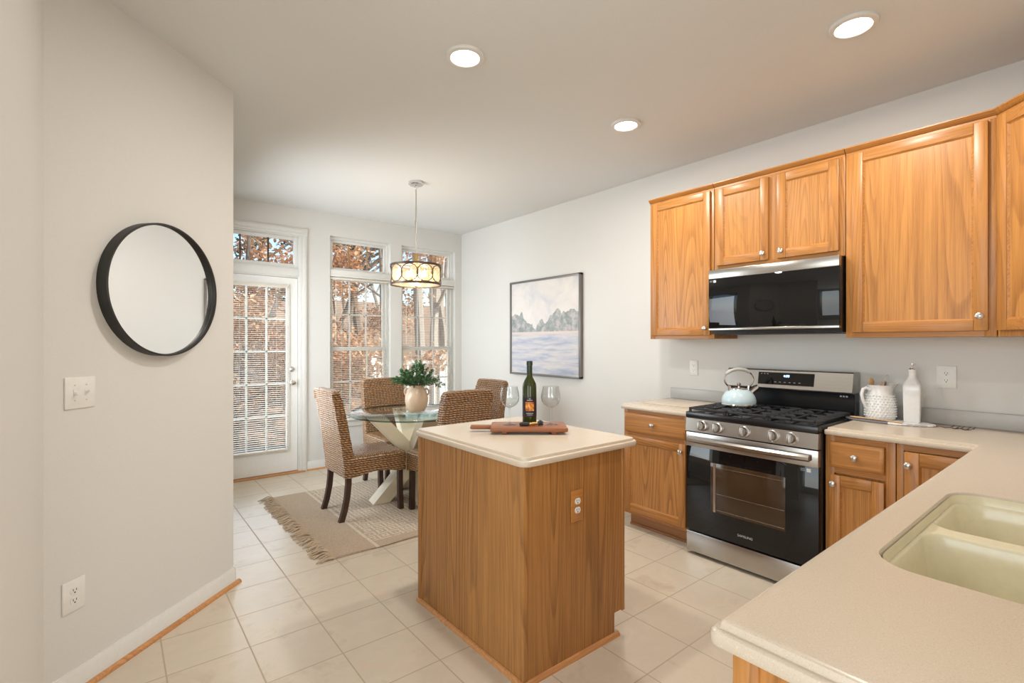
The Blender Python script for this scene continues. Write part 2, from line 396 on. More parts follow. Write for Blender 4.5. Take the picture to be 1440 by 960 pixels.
class MB:
    def __init__(s): s.bm = bmesh.new(); s.mi = 0; s.M = Matrix()
    def add(s, tmp):
        vm = {}
        for v in tmp.verts: vm[v] = s.bm.verts.new(s.M @ v.co)
        for f in tmp.faces:
            try: nf = s.bm.faces.new([vm[v] for v in f.verts])
            except ValueError: continue
            nf.material_index = s.mi
        tmp.free(); return s
    def box(s, x0, x1, y0, y1, z0, z1, bev=0, seg=2):
        t = bmesh.new(); bmesh.ops.create_cube(t, size=1)
        for v in t.verts:
            v.co = ((x0+x1)/2+v.co.x*(x1-x0), (y0+y1)/2+v.co.y*(y1-y0), (z0+z1)/2+v.co.z*(z1-z0))
        if bev:
            bev = min(bev, .49*min(abs(x1-x0), abs(y1-y0), abs(z1-z0)))
            bmesh.ops.bevel(t, geom=t.edges[:], offset=bev, segments=seg, affect='EDGES', profile=.5)
        return s.add(t)
    def loft(s, loops, cap0=True, cap1=True, closed=True):
        t = bmesh.new(); L = [[t.verts.new(p) for p in lp] for lp in loops]
        for a, b in zip(L, L[1:]):
            n = len(a)
            for i in range(n if closed else n-1):
                j = (i+1) % n
                t.faces.new((a[i], a[j], b[j], b[i]))
        if cap0 and len(L[0]) > 2: t.faces.new(L[0][::-1])
        if cap1 and len(L[0]) > 2: t.faces.new(L[-1])
        return s.add(t)
    def lathe(s, prof, c=(0, 0, 0), seg=32, closed=False):
        loops = []
        for r, z in prof:
            r = max(r, .0002)
            loops.append([(c[0]+r*math.cos(2*PI*i/seg), c[1]+r*math.sin(2*PI*i/seg), c[2]+z) for i in range(seg)])
        if closed: loops.append(loops[0])
        return s.loft(loops, not closed, not closed)
    def tube(s, pts, r, seg=10, closed=False, cap=True):
        pts = [Vector(p) for p in pts]; n = len(pts)
        rs = r if isinstance(r, (list, tuple)) else [r]*n
        loops = []; up = None
        for i, p in enumerate(pts):
            if closed: d = pts[(i+1) % n]-pts[i-1]
            else: d = pts[min(i+1, n-1)]-pts[max(i-1, 0)]
            d.normalize()
            if up is None:
                up = Vector((0, 0, 1)) if abs(d.z) < .9 else Vector((1, 0, 0))
            a = d.cross(up)
            if a.length < 1e-4: a = d.orthogonal()
            a.normalize(); b = a.cross(d).normalized(); up = b
            loops.append([p+a*rs[i]*math.cos(2*PI*k/seg)+b*rs[i]*math.sin(2*PI*k/seg) for k in range(seg)])
        if closed: loops.append(loops[0])
        return s.loft(loops, cap and not closed, cap and not closed)
    def cyl(s, p0, p1, r0, r1=None, seg=20):
        return s.tube([p0, p1], [r0, r0 if r1 is None else r1], seg)
    def prism(s, poly, z0, z1, bev=0):
        t = bmesh.new()
        a = [t.verts.new((x, y, z0)) for x, y in poly]; b = [t.verts.new((x, y, z1)) for x, y in poly]
        n = len(poly)
        t.faces.new(a[::-1]); t.faces.new(b)
        for i in range(n): t.faces.new((a[i], a[(i+1) % n], b[(i+1) % n], b[i]))
        if bev: bmesh.ops.bevel(t, geom=t.edges[:], offset=bev, segments=2, affect='EDGES')
        return s.add(t)
    def tri(s, verts, tris):
        t = bmesh.new(); V = [t.verts.new(v) for v in verts]
        for q in tris:
            try: t.faces.new([V[i] for i in q])
            except ValueError: pass
        return s.add(t)
    def build(s, name, mats, parent=None, local=False, smooth=True, ang=32):
        bmesh.ops.remove_doubles(s.bm, verts=s.bm.verts[:], dist=1e-6)
        bmesh.ops.recalc_face_normals(s.bm, faces=s.bm.faces[:])
        me = bpy.data.meshes.new(name); s.bm.to_mesh(me); s.bm.free()
        if parent is not None and not local:
            me.transform(Matrix.Translation(-root_loc(parent)))
        if not isinstance(mats, (list, tuple)): mats = [mats]
        for m in mats: me.materials.append(M[m] if isinstance(m, str) else m)
        if smooth:
            for p in me.polygons: p.use_smooth = True
            me.set_sharp_from_angle(angle=R(ang))
        o = bpy.data.objects.new(name, me); COL.objects.link(o)
        if parent is not None: o.parent = parent
        return o

def tag(o, label=None, cat=None, group=None, kind=None):
    for k, v in (('label', label), ('category', cat), ('group', group), ('kind', kind)):
        if v: o[k] = v
    return o
def thing(name, label, cat, loc=(0, 0, 0), group=None):
    o = bpy.data.objects.new(name, None); COL.objects.link(o); o.location = loc
    o.empty_display_size = .05
    return tag(o, label, cat, group)
def struct(name, mb, m, **kw):
    return tag(mb.build(name, m, **kw), kind='structure')
def copy_tree(o, parent=None):
    c = o.copy(); COL.objects.link(c)
    if parent is not None: c.parent = parent
    for ch in list(o.children): copy_tree(ch, c)
    return c
def recentre(o):
    """put a one-mesh object's origin at its base centre"""
    bb = [Vector(v.co) for v in o.data.vertices]
    c = Vector(((min(v.x for v in bb)+max(v.x for v in bb))/2, (min(v.y for v in bb)+max(v.y for v in bb))/2, min(v.z for v in bb)))
    o.data.transform(Matrix.Translation(-c)); o.location = c
    return o
def frame4(mb, x0, x1, z0, z1, w, wb, wt, y0, y1, bev=0):
    mb.box(x0, x0+w, y0, y1, z0, z1, bev); mb.box(x1-w, x1, y0, y1, z0, z1, bev)
    mb.box(x0+w-.0005, x1-w+.0005, y0+.0007, y1-.0007, z0, z0+wb, bev); mb.box(x0+w-.0005, x1-w+.0005, y0+.0007, y1-.0007, z1-wt, z1, bev)
def text_mesh(mb, s, size, mtx, depth=.0008):
    cu = bpy.data.curves.new('t', 'FONT'); cu.body = s; cu.size = size; cu.extrude = depth; cu.align_x = 'CENTER'; cu.align_y = 'CENTER'
    o = bpy.data.objects.new('t', cu); COL.objects.link(o)
    bpy.context.view_layer.update()
    me = bpy.data.meshes.new_from_object(o.evaluated_get(bpy.context.evaluated_depsgraph_get()))
    t = bmesh.new(); t.from_mesh(me); t.transform(mtx)
    mb.add(t); bpy.data.objects.remove(o); bpy.data.meshes.remove(me)

# ------------------------------------------------------------------ room shell
WX, WY = 3.60, 5.55
struct('floor', MB().box(-3.1, 3.72, -3.6, 5.67, -.08, 0), 'tile')
struct('ceiling', MB().box(-3.1, 3.72, -3.6, 5.67, HC, HC+.12), 'ceil')
struct('wall_right', MB().box(WX, WX+.12, -.34, 5.67, 0, HC), 'wall')
# far wall around its openings: door (with transom) and two windows (with transoms)
DX0, DX1, DZ = .655, 1.555, 2.52           # rough opening of the door unit
W2, W3, WZ0, WZ1 = (1.872, 2.590), (2.735, 3.497), .50, 2.562
w = MB()
for x0, x1, z0, z1 in ((.40, DX0, 0, HC), (DX0, DX1, DZ, HC), (DX1, W2[0], 0, HC), (W2[0], W2[1], 0, WZ0), (W2[0], W2[1], WZ1, HC),
                       (W2[1], W3[0], 0, HC), (W3[0], W3[1], 0, WZ0), (W3[0], W3[1], WZ1, HC), (W3[1], WX, 0, HC)):
    w.box(x0, x1, WY, WY+.14, z0, z1)
struct('wall_far', w, 'wall', smooth=False)
# nook wall on the left, hidden behind the angled wall, with an opening added to go with the nook fill light
w = MB(); NX = .42
for y0, y1, z0, z1 in ((3.25, 3.75, 0, HC), (3.75, 5.15, 0, .45), (3.75, 5.15, 2.45, HC), (5.15, WY, 0, HC)):
    w.box(NX-.12, NX, y0, y1, z0, z1)
struct('wall_nook', w, 'wall', smooth=False)
# angled wall: P0 far corner, P1 near corner
P0 = Vector((.533, 3.20)); AD = -Vector((math.sin(R(47)), math.cos(R(47)))); P1 = P0+AD*1.005
NV = Vector((-AD.y, AD.x))
if NV.dot(-P0) < 0: NV = -NV
def awall(t, off=0, z=0): q = P0+AD*t+NV*off; return Vector((q.x, q.y, z))
b0, b1 = P0-NV*.14, P1-NV*.14
struct('wall_angled', MB().prism([tuple(P0), tuple(P1), (P1.x, P1.y+.19), (.40, 3.40), (.533, 3.40)][::1], 0, HC), 'wall', smooth=False)
w = MB(); w.box(-3.1, P1.x-.11, P1.y+.001, P1.y+.12, 0, HC); w.box(P1.x-.115, P1.x, 1.42, P1.y+.005, 0, HC)
struct('wall_left', w, 'wall', smooth=False)
w = MB()
for y0, y1, z0, z1 in ((-3.6, -1.1, 0, HC), (-1.1, 1.5, 0, .4), (-1.1, 1.5, 2.6, HC), (1.5, P1.y+.12, 0, HC)): w.box(-3.12, -3.0, y0, y1, z0, z1)
struct('wall_west', w, 'wall', smooth=False)
w = MB()
for x0, x1, z0, z1 in ((-3.1, -2.55, 0, HC), (-2.55, .55, 0, .45), (-2.55, .55, 2.55, HC), (.55, 1.02, 0, HC)): w.box(x0, x1, -3.62, -3.5, z0, z1)
struct('wall_rear', w, 'wall', smooth=False)
struct('wall_return', MB().box(.90, 1.02, -3.5, -.22, 0, HC), 'wall', smooth=False)
struct('wall_sink', MB().box(1.02, 3.72, -.34, -.22, 0, HC), 'wall', smooth=False)

# baseboards
def bprof(h=.095, d=.014): return [(0, 0), (d, 0), (d, h-.02), (d*.65, h-.012), (d*.45, h), (0, h)]
def strip(mb, a, b, nrm, prof):
    """sweep a 2D profile (out, up) from a to b"""
    a, b = Vector(a), Vector(b); n = Vector(nrm)
    mb.loft([[(p.x+n.x*o, p.y+n.y*o, z) for o, z in prof] for p in (a, b)])
def qround(r=.019): return [(.013, 0)]+[(.013+r*math.cos(q*PI/12), r*math.sin(q*PI/12)) for q in range(7)]
bb = MB(); strip(bb, P0, P1, NV, bprof()); struct('baseboard_angled', bb, 'trim')
bb = MB(); d_ = AD.normalized()
strip(bb, (P0.x-d_.x*.028, P0.y-d_.y*.028), P1, NV, qround()); struct('trim_shoe_angled', bb, 'shoe')
bb = MB(); strip(bb, (P0.x, 3.26), (P0.x, P0.y), (1, 0), bprof()); struct('baseboard_corner', bb, 'trim')
bb = MB(); strip(bb, (1.625, WY), (WX, WY), (0, -1), bprof()); struct('baseboard_far', bb, 'trim')
bb = MB(); strip(bb, (1.625, WY), (WX, WY), (0, -1), qround(.016)); struct('trim_shoe_far', bb, 'shoe')
bb = MB(); strip(bb, (WX, 2.40), (WX, WY), (-1, 0), bprof()); struct('baseboard_right', bb, 'trim')
bb = MB(); strip(bb, (P1.x, P1.y-.01), (P1.x, 1.42), (1, 0), bprof()); struct('baseboard_left', bb, 'trim')
struct('trim_threshold', MB().box(DX0, 1.60, WY-.045, WY+.14, 0, .014, .004), 'shoe')

# ------------------------------------------------------------------ glazed door with transom
dr = thing('door_1', None, None, (1.1, WY, 0)); dr['kind'] = 'structure'
cas = MB()
for a, b, c_, d_ in ((DX0-.07, DX0-.058, 0, .018), (DX0-.0585, DX0-.02, 0, .026), (DX0-.0205, DX0+.012, 0, .020), (DX1-.012, DX1+.0205, 0, .020), (DX1+.02, DX1+.0585, 0, .026), (DX1+.058, DX1+.07, 0, .018)):
    cas.box(a, b, WY-d_, WY, 0, DZ-.008, .003)
for a, b, d_ in ((DZ-.0085, DZ+.022, .0205), (DZ+.0215, DZ+.062, .0265), (DZ+.0615, 2.594, .0185)):
    cas.box(DX0-.07, DX1+.07, WY-d_, WY, a, b, .003)
cas.box(DX0+.03, DX1-.02, WY+.002, WY+.13, 2.065, 2.175, .003); cas.box(DX0+.012, DX1-.012, WY-.012, WY+.003, 2.078, 2.162, .004)
cas.box(DX0, DX0+.03, WY-.001, WY+.131, 0, DZ); cas.box(DX1-.02, DX1, WY-.001, WY+.131, 0, DZ); cas.box(DX0+.03, DX1-.02, WY-.0005, WY+.1305, DZ-.02, DZ)
cas.build('door_casing', 'trim', dr)
leaf = MB(); yf, yb = WY+.012, WY+.055
GX0, GX1, GZ0, GZ1 = .862, 1.425, .262, 1.962
for x0, x1, z0, z1 in ((.688, GX0, .02, 2.055), (GX1, 1.532, .02, 2.055), (GX0, GX1, .02, GZ0), (GX0, GX1, GZ1, 2.055)):
    leaf.box(x0, x1, yf, yb, z0, z1)
frame4(leaf, GX0-.028, GX1+.028, GZ0-.034, GZ1+.028, .034, .038, .032, yf-.012, yf+.002, .005)
lf = leaf.build('door_leaf', 'white', dr)
g = MB(); dx, dz = (GX1-GX0)/3, (GZ1-GZ0)/5
for i in (1, 2): g.box(GX0+dx*i-.009, GX0+dx*i+.009, yb-.004, yb+.006, GZ0, GZ1)
for i in range(1, 5): g.box(GX0, GX1, yb-.004, yb+.006, GZ0+dz*i-.009, GZ0+dz*i+.009)
g.build('door_muntins', 'white', lf)
MB().box(GX0, GX1, yb-.014, yb-.010, GZ0, GZ1).build('door_pane', 'pane', lf)
for z, r in ((1.094, .027), (.952, .028)):
    k = MB(); k.M = Matrix.Translation((1.474, yf, z)) @ Matrix.Rotation(R(90), 4, 'X')
    if z > 1: k.lathe([(0, 0), (r, 0), (r, .006), (r*.75, .014), (.012, .018), (.012, .026), (0, .026)]); k.box(-.004, .004, -.014, .014, .024, .034, .002)
    else: k.lathe([(0, 0), (r, 0), (r, .005), (.012, .010), (.010, .030), (.022, .040), (.027, .052), (.022, .064), (0, .068)])
    tag(k.build('deadbolt' if z > 1 else 'door_knob', 'nickel', dr), 'satin nickel deadbolt' if z > 1 else 'satin nickel door knob')
hn = MB()
for z in (1.10, .96): hn.box(1.531, 1.537, yf-.003, yf+.010, z-.03, z+.03)
hn.build('strike_plate', 'nickel', dr)
def transom(x0, x1, z0, z1, muls, y, parent, deep=.03):
    f = MB()
    frame4(f, x0, x1, z0, z1, .034, .034, .034, y, y+deep+.02, .004)
    f.build('transom_frame', 'trim', parent)
    m = MB()
    for q in muls: m.box(q-.008, q+.008, y+.018, y+.028, z0+.02, z1-.02)
    m.build('transom_muntins', 'bronze' if len(muls) else 'trim', parent)
    MB().box(x0+.02, x1-.02, y+.030, y+.034, z0+.02, z1-.02).build('transom_pane', 'pane', parent)
transom(DX0+.03, DX1-.02, 2.175, 2.50, (.99, 1.249), WY+.02, dr)

# ------------------------------------------------------------------ windows with blinds
M['muntin'] = plain('tan_muntin', (.36, .22, .12), .6)
def window(name, x0, x1, muls):
    o = thing(name, None, None, ((x0+x1)/2, WY, WZ0)); o['kind'] = 'structure'
    yf = WY+.055
    f = MB()
    f.box(x0, x1, yf-.01, yf+.085, WZ0, WZ0+.03)
    f.box(x0, x0+.028, yf, yf+.085, WZ0+.03, WZ1); f.box(x1-.028, x1, yf, yf+.085, WZ0+.03, WZ1)
    f.box(x0+.028, x1-.028, yf+.001, yf+.084, WZ1-.028, WZ1)
    f.box(x0, x1, WY+.012, yf+.085, 2.115, 2.195, .004)
    f.box(x0, x1, WY+.006, WY+.03, 2.115, 2.14, .004)
    f.build('window_frame', 'trim', o)
    st = MB(); st.box(x0-.03, x1+.03, WY-.045, WY+.06, WZ0-.004, WZ0+.022, .006)
    st.box(x0-.02, x1+.02, WY-.018, WY, WZ0-.07, WZ0-.004, .004)
    st.build('window_sill', 'trim', o)
    for nm, z0, z1, y in (('sash', 1.285, 2.115, yf+.045), ('sash', WZ0+.03, 1.325, yf+.018)):
        s = MB(); a, b = x0+.028, x1-.028
        frame4(s, a, b, z0, z1, .034, .042, .034, y, y+.026, .004)
        so = s.build(nm, 'trim', o)
        g = MB(); gw = (b-a-.068)/3
        for i in (1, 2): g.box(a+.034+gw*i-.008, a+.034+gw*i+.008, y+.008, y+.018, z0+.04, z1-.03)
        zm = (z0+z1)/2; g.box(a+.03, b-.03, y+.008, y+.018, zm-.008, zm+.008)
        g.build('muntins', 'trim', so)
        MB().box(a+.03, b-.03, y+.011, y+.015, z0+.035, z1-.03).build('pane', 'pane', so)
    s = MB(); s.box((x0+x1)/2-.03, (x0+x1)/2+.03, yf+.005, yf+.02, 1.318, 1.336, .004); s.build('sash_lock', 'white', o)
    y = yf+.02
    f = MB()
    a, b, z0, z1 = x0+.028, x1-.028, 2.195, WZ1-.028
    frame4(f, a, b, z0, z1, .026, .03, .026, y, y+.03, .003)
    f.build('transom_frame', 'trim', o)
    m = MB()
    for q in muls: m.box(q-.006, q+.006, y+.012, y+.022, z0+.02, z1-.02)
    m.build('transom_muntins', 'muntin', o)
    MB().box(a+.02, b-.02, y+.015, y+.019, z0+.02, z1-.02).build('transom_pane', 'pane', o)
window('window_1', *W2, (2.113, 2.334)); window('window_2', *W3, (2.985, 3.20))

def blind(label, x0, x1, z0, z1, y, pitch=.021, dep=.022, tilt=8, cords=(.18, .82)):
    o = thing('mini_blind', label, 'blind', ((x0+x1)/2, y, z0), 'white mini blinds at the back of the room')
    h = MB(); h.box(x0, x1, y-.014, y+.014, z1-.028, z1, .003); h.build('headrail', 'blind', o)
    s = MB(); z = z0+.02; t = math.tan(R(tilt))*dep/2
    while z < z1-.03:
        s.tri([(x0+.003, y-dep/2, z-t), (x1-.003, y-dep/2, z-t), (x1-.003, y, z+.0015), (x0+.003, y, z+.0015), (x1-.003, y+dep/2, z+t), (x0+.003, y+dep/2, z+t),
               (x0+.003, y-dep/2, z-t-.0008), (x1-.003, y-dep/2, z-t-.0008), (x1-.003, y, z+.0007), (x0+.003, y, z+.0007), (x1-.003, y+dep/2, z+t-.0008), (x0+.003, y+dep/2, z+t-.0008)],
              [(0, 1, 2, 3), (3, 2, 4, 5), (6, 9, 8, 7), (9, 11, 10, 8), (0, 6, 7, 1), (5, 4, 10, 11)])
        z += pitch
    s.build('slats', 'blind', o)
    b = MB(); b.box(x0, x1, y-.012, y+.012, z0, z0+.014, .003); b.build('bottom_rail', 'blind', o)
    c = MB()
    for k in cords: c.cyl((x0+(x1-x0)*k, y-dep/2-.001, z0+.01), (x0+(x1-x0)*k, y-dep/2-.001, z1-.02), .0012, seg=6)
    c.build('ladder_cord', 'blind', o)
    if y > WY+.02:
        c = MB(); c.cyl((x0+.06, y-.018, z1-.02), (x0+.06, y-.02, z1-.75), .003, seg=8); c.build('tilt_wand', 'white', o)
    return o
blind('white mini blind in the window left of the chandelier', W2[0]+.008, W2[1]-.008, WZ0+.026, 2.110, WY+.035)
blind('white mini blind in the window nearest the room corner', W3[0]+.008, W3[1]-.008, WZ0+.026, 2.110, WY+.035)
blind('white mini blind hung over the glass of the back door', GX0-.004, GX1+.004, GZ0-.01, GZ1+.012, yf-.024, cords=(.2, .8))

# ------------------------------------------------------------------ counters
def offset_poly(pts, d):
    n = len(pts); out = []
    for i in range(n):
        p0, p1, p2 = Vector(pts[i-1]), Vector(pts[i]), Vector(pts[(i+1) % n])
        e1 = (p1-p0).normalized(); e2 = (p2-p1).normalized()
        n1 = Vector((-e1.y, e1.x)); n2 = Vector((-e2.y, e2.x))      # inward for ccw
        a = p1+n1*d; cr = e1.x*e2.y-e1.y*e2.x
        t = ((p1+n2*d-a).x*e2.y-(p1+n2*d-a).y*e2.x)/cr
        out.append(a+e1*t)
    return out
def round_poly(pts, radii, d=0, seg=6):
    P = offset_poly(pts, d); n = len(P); out = []
    for i in range(n):
        p0, p1, p2 = P[i-1], P[i], P[(i+1) % n]
        e1 = (p1-p0).normalized(); e2 = (p2-p1).normalized()
        convex = (e1.x*e2.y-e1.y*e2.x) > 0
        r = radii[i] if isinstance(radii, (list, tuple)) else radii
        r = max(.0015, r-d if convex else r+d)
        a = p1-e1*r; b = p1+e2*r; c = a+Vector((-e1.y, e1.x))*(r if convex else -r)
        for k in range(seg+1):
            q = k/seg*PI/2
            u = (a-c)*math.cos(q)+(b-c)*math.sin(q)
            out.append(c+u)
    return out
EDGE = [(.010, 0), (.003, .002), (0, .008), (0, .019), (.002, .0235), (.006, .0258), (.0100, .0262), (.0125, .0255), (.0140, .0262), (.0152, .034), (.0165, .0368), (.020, .038), (.028, .038)]
def slab(mb, pts, radii, ztop, th=.038, hole=None, edge=EDGE):
    k = th/.038
    loops = [[(q.x, q.y, ztop-th+z*k) for q in round_poly(pts, radii, d)] for d, z in edge]
    mb.loft(loops, hole is None, hole is None)
    if hole:
        outer = [Vector(p) for p in loops[-1]]; hl = [Vector((q.x, q.y, ztop)) for q in hole]
        tris = tessellate_polygon([outer, hl[::-1]])
        mb.tri(outer+hl[::-1], tris)
        o2 = [Vector(p) for p in loops[0]]; h2_ = [Vector((q.x, q.y, ztop-th)) for q in hole][::-1]
        mb.tri(o2+h2_, tessellate_polygon([o2, h2_]))

ZC = .920
XF, YF = 2.975, .432
SK = [(1.222, -.125), (2.02, -.125), (2.02, .342), (1.222, .342)]
hole = round_poly(SK, .085, 0, 8)
c = MB()
Lp = [(.755, -.215), (3.595, -.215), (3.595, 1.032), (XF, 1.032), (XF, YF), (.755, YF)]
slab(c, Lp, [.004, .004, .004, .012, .008, .014], ZC, .040, round_poly(SK, .085, -.006, 8))
# lip of the sink opening
c.loft([[(q.x, q.y, ZC) for q in round_poly(SK, .085, -.006, 8)], [(q.x, q.y, ZC) for q in hole], [(q.x, q.y, ZC-.004) for q in round_poly(SK, .085, .0025, 8)], [(q.x, q.y, ZC-.014) for q in round_poly(SK, .085, .005, 8)], [(q.x, q.y, ZC-.040) for q in round_poly(SK, .085, -.006, 8)]], False, False)
ct = thing('countertop', 'long speckled beige L-shaped countertop with the sink set into it', 'countertop', (2.2, .1, ZC-.04))
c.build('worktop', 'counter', ct)
b = MB(); b.box(3.577, 3.599, -.215, 1.030, ZC, ZC+.085, .004); b.box(1.03, 3.577, -.218, -.198, ZC, ZC+.085, .004); b.build('backsplash', 'splash', ct)
c = MB(); slab(c, [(XF, 1.832), (3.595, 1.832), (3.595, 2.405), (XF, 2.405)], [.012, .004, .006, .014], ZC, .040)
ct2 = thing('countertop', 'short beige countertop left of the gas range', 'countertop', (3.3, 2.1, ZC-.04))
c.build('worktop', 'counter', ct2)
b = MB(); b.box(3.577, 3.599, 1.832, 2.372, ZC, ZC+.085, .004); b.build('backsplash', 'splash', ct2)

# sink: two bowls with a lower saddle between them
sk = thing('kitchen_sink', 'cream double-bowl sink sunk in the right-hand countertop', 'sink', (1.62, .11, .72))
s = MB()
zs = ZC-.030
rimz = [(.0065, -.006), (.007, -.018), (.009, -.030)]
loops = [[(q.x, q.y, ZC+z) for q in round_poly(SK, .085, d, 8)] for d, z in rimz]
s.loft(loops, False, False)
b1 = [(1.2325, -.114), (1.628, -.114), (1.628, .3315), (1.2325, .3315)]
b2 = [(1.676, -.114), (2.0095, -.114), (2.0095, .3315), (1.676, .3315)]
h1, h2 = round_poly(b1, [.075, .05, .05, .075], 0, 8), round_poly(b2, [.05, .075, .075, .05], 0, 8)
outer = [Vector(p) for p in loops[-1]]
v1 = [Vector((q.x, q.y, zs)) for q in h1][::-1]; v2 = [Vector((q.x, q.y, zs)) for q in h2][::-1]
s.tri(outer+v1+v2, tessellate_polygon([outer, v1, v2]))
for bp, rd in ((b1, [.075, .05, .05, .075]), (b2, [.05, .075, .075, .05])):
    prof = [(0, zs), (.003, zs-.002), (.006, zs-.008), (.010, zs-.045), (.022, .745), (.034, .725), (.060, .714), (.110, .711)]
    s.loft([[(q.x, q.y, z) for q in round_poly(bp, rd, d, 8)] for d, z in prof], False, True)
s.build('basin', 'sink', sk)
for x in (1.43, 1.843):
    k = MB(); k.lathe([(0, 0), (.042, 0), (.042, .003), (.030, .002), (.026, -.0005), (0, -.0005)], (x, .109, .7125)); k.build('drain', 'chrome', sk)

# ------------------------------------------------------------------ cabinets
class Face:
    """local frame: u across, v up, w out of the cabinet face"""
    def __init__(s, o, u, w): s.o, s.u, s.w = Vector(o), Vector(u), Vector(w)
    def mtx(s):
        u, w, v = s.u, s.w, Vector((0, 0, 1))
        return Matrix(((u.x, v.x, w.x, s.o.x), (u.y, v.y, w.y, s.o.y), (u.z, v.z, w.z, s.o.z), (0, 0, 0, 1)))
def knob(face, u, v, w, parent):
    k = MB(); k.M = face.mtx() @ Matrix.Translation((u, v, w))
    k.lathe([(0, 0), (.009, 0), (.007, .006), (.006, .012), (.013, .017), (.0165, .022), (.016, .027), (.010, .031), (0, .032)], seg=20)
    return k.build('knob', 'nickel', parent)
def cab_door(face, u0, u1, v0, v1, parent, kn=None, sw=.052, mats=('oz', 'oy', 'op'), th=.019):
    d = MB(); d.M = face.mtx()
    d.mi = 0
    d.box(u0, u0+sw, v0, v1, .001, th, .004); d.box(u1-sw, u1, v0, v1, .001, th, .004)
    d.mi = 1
    d.box(u0+sw, u1-sw, v0, v0+sw, .001, th-.0006, .003); d.box(u0+sw, u1-sw, v1-sw, v1, .001, th-.0006, .003)
    # bevelled inner lip
    for a, b in (((u0+sw, v0+sw), (u0+sw, v1-sw)), ((u0+sw, v1-sw), (u1-sw, v1-sw)), ((u1-sw, v1-sw), (u1-sw, v0+sw)), ((u1-sw, v0+sw), (u0+sw, v0+sw))):
        a, b = Vector(a), Vector(b); e = (b-a).normalized(); n = Vector((e.y, -e.x))
        L = []
        for p, sgn in ((a, 1), (b, -1)):
            L.append([(p.x, p.y, th-.004), (p.x+n.x*.009+e.x*.009*sgn, p.y+n.y*.009+e.y*.009*sgn, th-.012), (p.x+n.x*.009+e.x*.009*sgn, p.y+n.y*.009+e.y*.009*sgn, .002), (p.x, p.y, .002)])
        d.loft(L)
    dd = d.build('door', list(mats[:2]), parent)
    p = MB(); p.M = face.mtx(); p.box(u0+sw-.001, u1-sw+.001, v0+sw-.001, v1-sw+.001, .003, th-.011)
    p.build('panel', mats[2], dd)
    if kn: knob(face, kn[0], kn[1], th, dd)
    return dd
def drawer(face, u0, u1, v0, v1, parent, mat_='oy'):
    d = MB(); d.M = face.mtx()
    t = .019
    a = [(u0, v0), (u1, v0), (u1, v1), (u0, v1)]
    def rect(i, w): return [(u0+i, v0+i, w), (u1-i, v0+i, w), (u1-i, v1-i, w), (u0+i, v1-i, w)]
    d.loft([rect(0, .001), rect(0, t-.008), rect(.004, t-.004), rect(.014, t), rect(.02, t)])
    dd = d.build('drawer', mat_, parent)
    knob(face, (u0+u1)/2, (v0+v1)/2, t, dd)
    return dd

def wall_cab(label, y0, y1, z0, z1, doors, xf=3.27, crown=True, gap=.018):
    o = thing('wall_cabinet', label, 'cabinet', (3.43, (y0+y1)/2, z0), 'oak wall cabinets over the range')
    b = MB(); b.mi = 0
    b.box(xf+.018, 3.598, y0, y1, z0, z1)
    f = Face((xf+.018, 0, 0), (0, 1, 0), (-1, 0, 0))
    b.box(xf, xf+.019, y0, y0+.045, z0, z1, .0015); b.box(xf, xf+.019, y1-.045, y1, z0, z1, .0015)
    b.mi = 1
    b.box(xf+.0005, xf+.019, y0+.04, y1-.04, z0, z0+.045); b.box(xf+.0005, xf+.019, y0+.04, y1-.04, z1-.05, z1)
    if len(doors) > 1: b.mi = 0; m = (doors[0][1]+doors[1][0])/2; b.box(xf, xf+.019, m-.035, m+.035, z0, z1)
    b.build('carcass', ['oz', 'oy'], o)
    fc = Face((xf, 0, 0), (0, 1, 0), (-1, 0, 0))
    for u0, u1, v0, v1, kn in doors: cab_door(fc, u0, u1, v0, v1, o, kn)
    if crown:
        c = MB(); prof = [(.0012, 0), (.0012, .012), (.010, .016), (.022, .030), (.026, .034), (.026, .040), (-.05, .040), (-.05, 0)]
        c.loft([[(xf-a, y, z1+z-.022) for a, z in prof] for y in (y0, y1)])
        c.build('cornice', 'oy', o)
    return o
ZU0, ZU1 = 1.402, 2.462
wall_cab('tall honey oak wall cabinet left of the microwave, single door', 1.818, 2.345, ZU0, ZU1, [(1.840, 2.325, 1.427, 2.436, (1.872, 1.475))])
wall_cab('short two-door honey oak wall cabinet directly above the microwave', 1.022, 1.814, 1.872, ZU1, [(1.445, 1.795, 1.903, 2.432, (1.474, 1.945)), (1.050, 1.392, 1.903, 2.432, (1.362, 1.945))])
wall_cab('wide single-door honey oak wall cabinet right of the microwave', .396, 1.018, ZU0, ZU1, [(.424, .985, 1.430, 2.436, (.452, 1.50))])
# diagonal corner wall cabinet
o = thing('wall_cabinet', 'honey oak corner wall cabinet cut off by the right edge of the photo', 'cabinet', (3.4, 0, ZU0), 'oak wall cabinets over the range')
b = MB(); b.prism([(3.598, .392), (3.271, .392), (2.965, .086), (2.965, -.218), (3.598, -.218)], ZU0, ZU1); b.build('carcass', ['oz'], o)
u = Vector((3.271-2.965, .392-.086, 0)).normalized(); Ld = .4327
fc = Face((2.965, .086, 0), tuple(u), (-u.y, u.x, 0))
cab_door(fc, .028, Ld-.014, 1.430, 2.436, o, (.065, 1.50), mats=('oz', 'ox', 'op'))
c = MB(); c.M = fc.mtx(); prof = [(.0012, 0), (.0012, .012), (.010, .016), (.022, .030), (.026, .034), (.026, .040), (-.05, .040), (-.05, 0)]
c.loft([[(uu, ZU1+z-.022, a) for a, z in prof] for uu in (-.01, Ld+.008)]); c.build('cornice', 'ox', o)

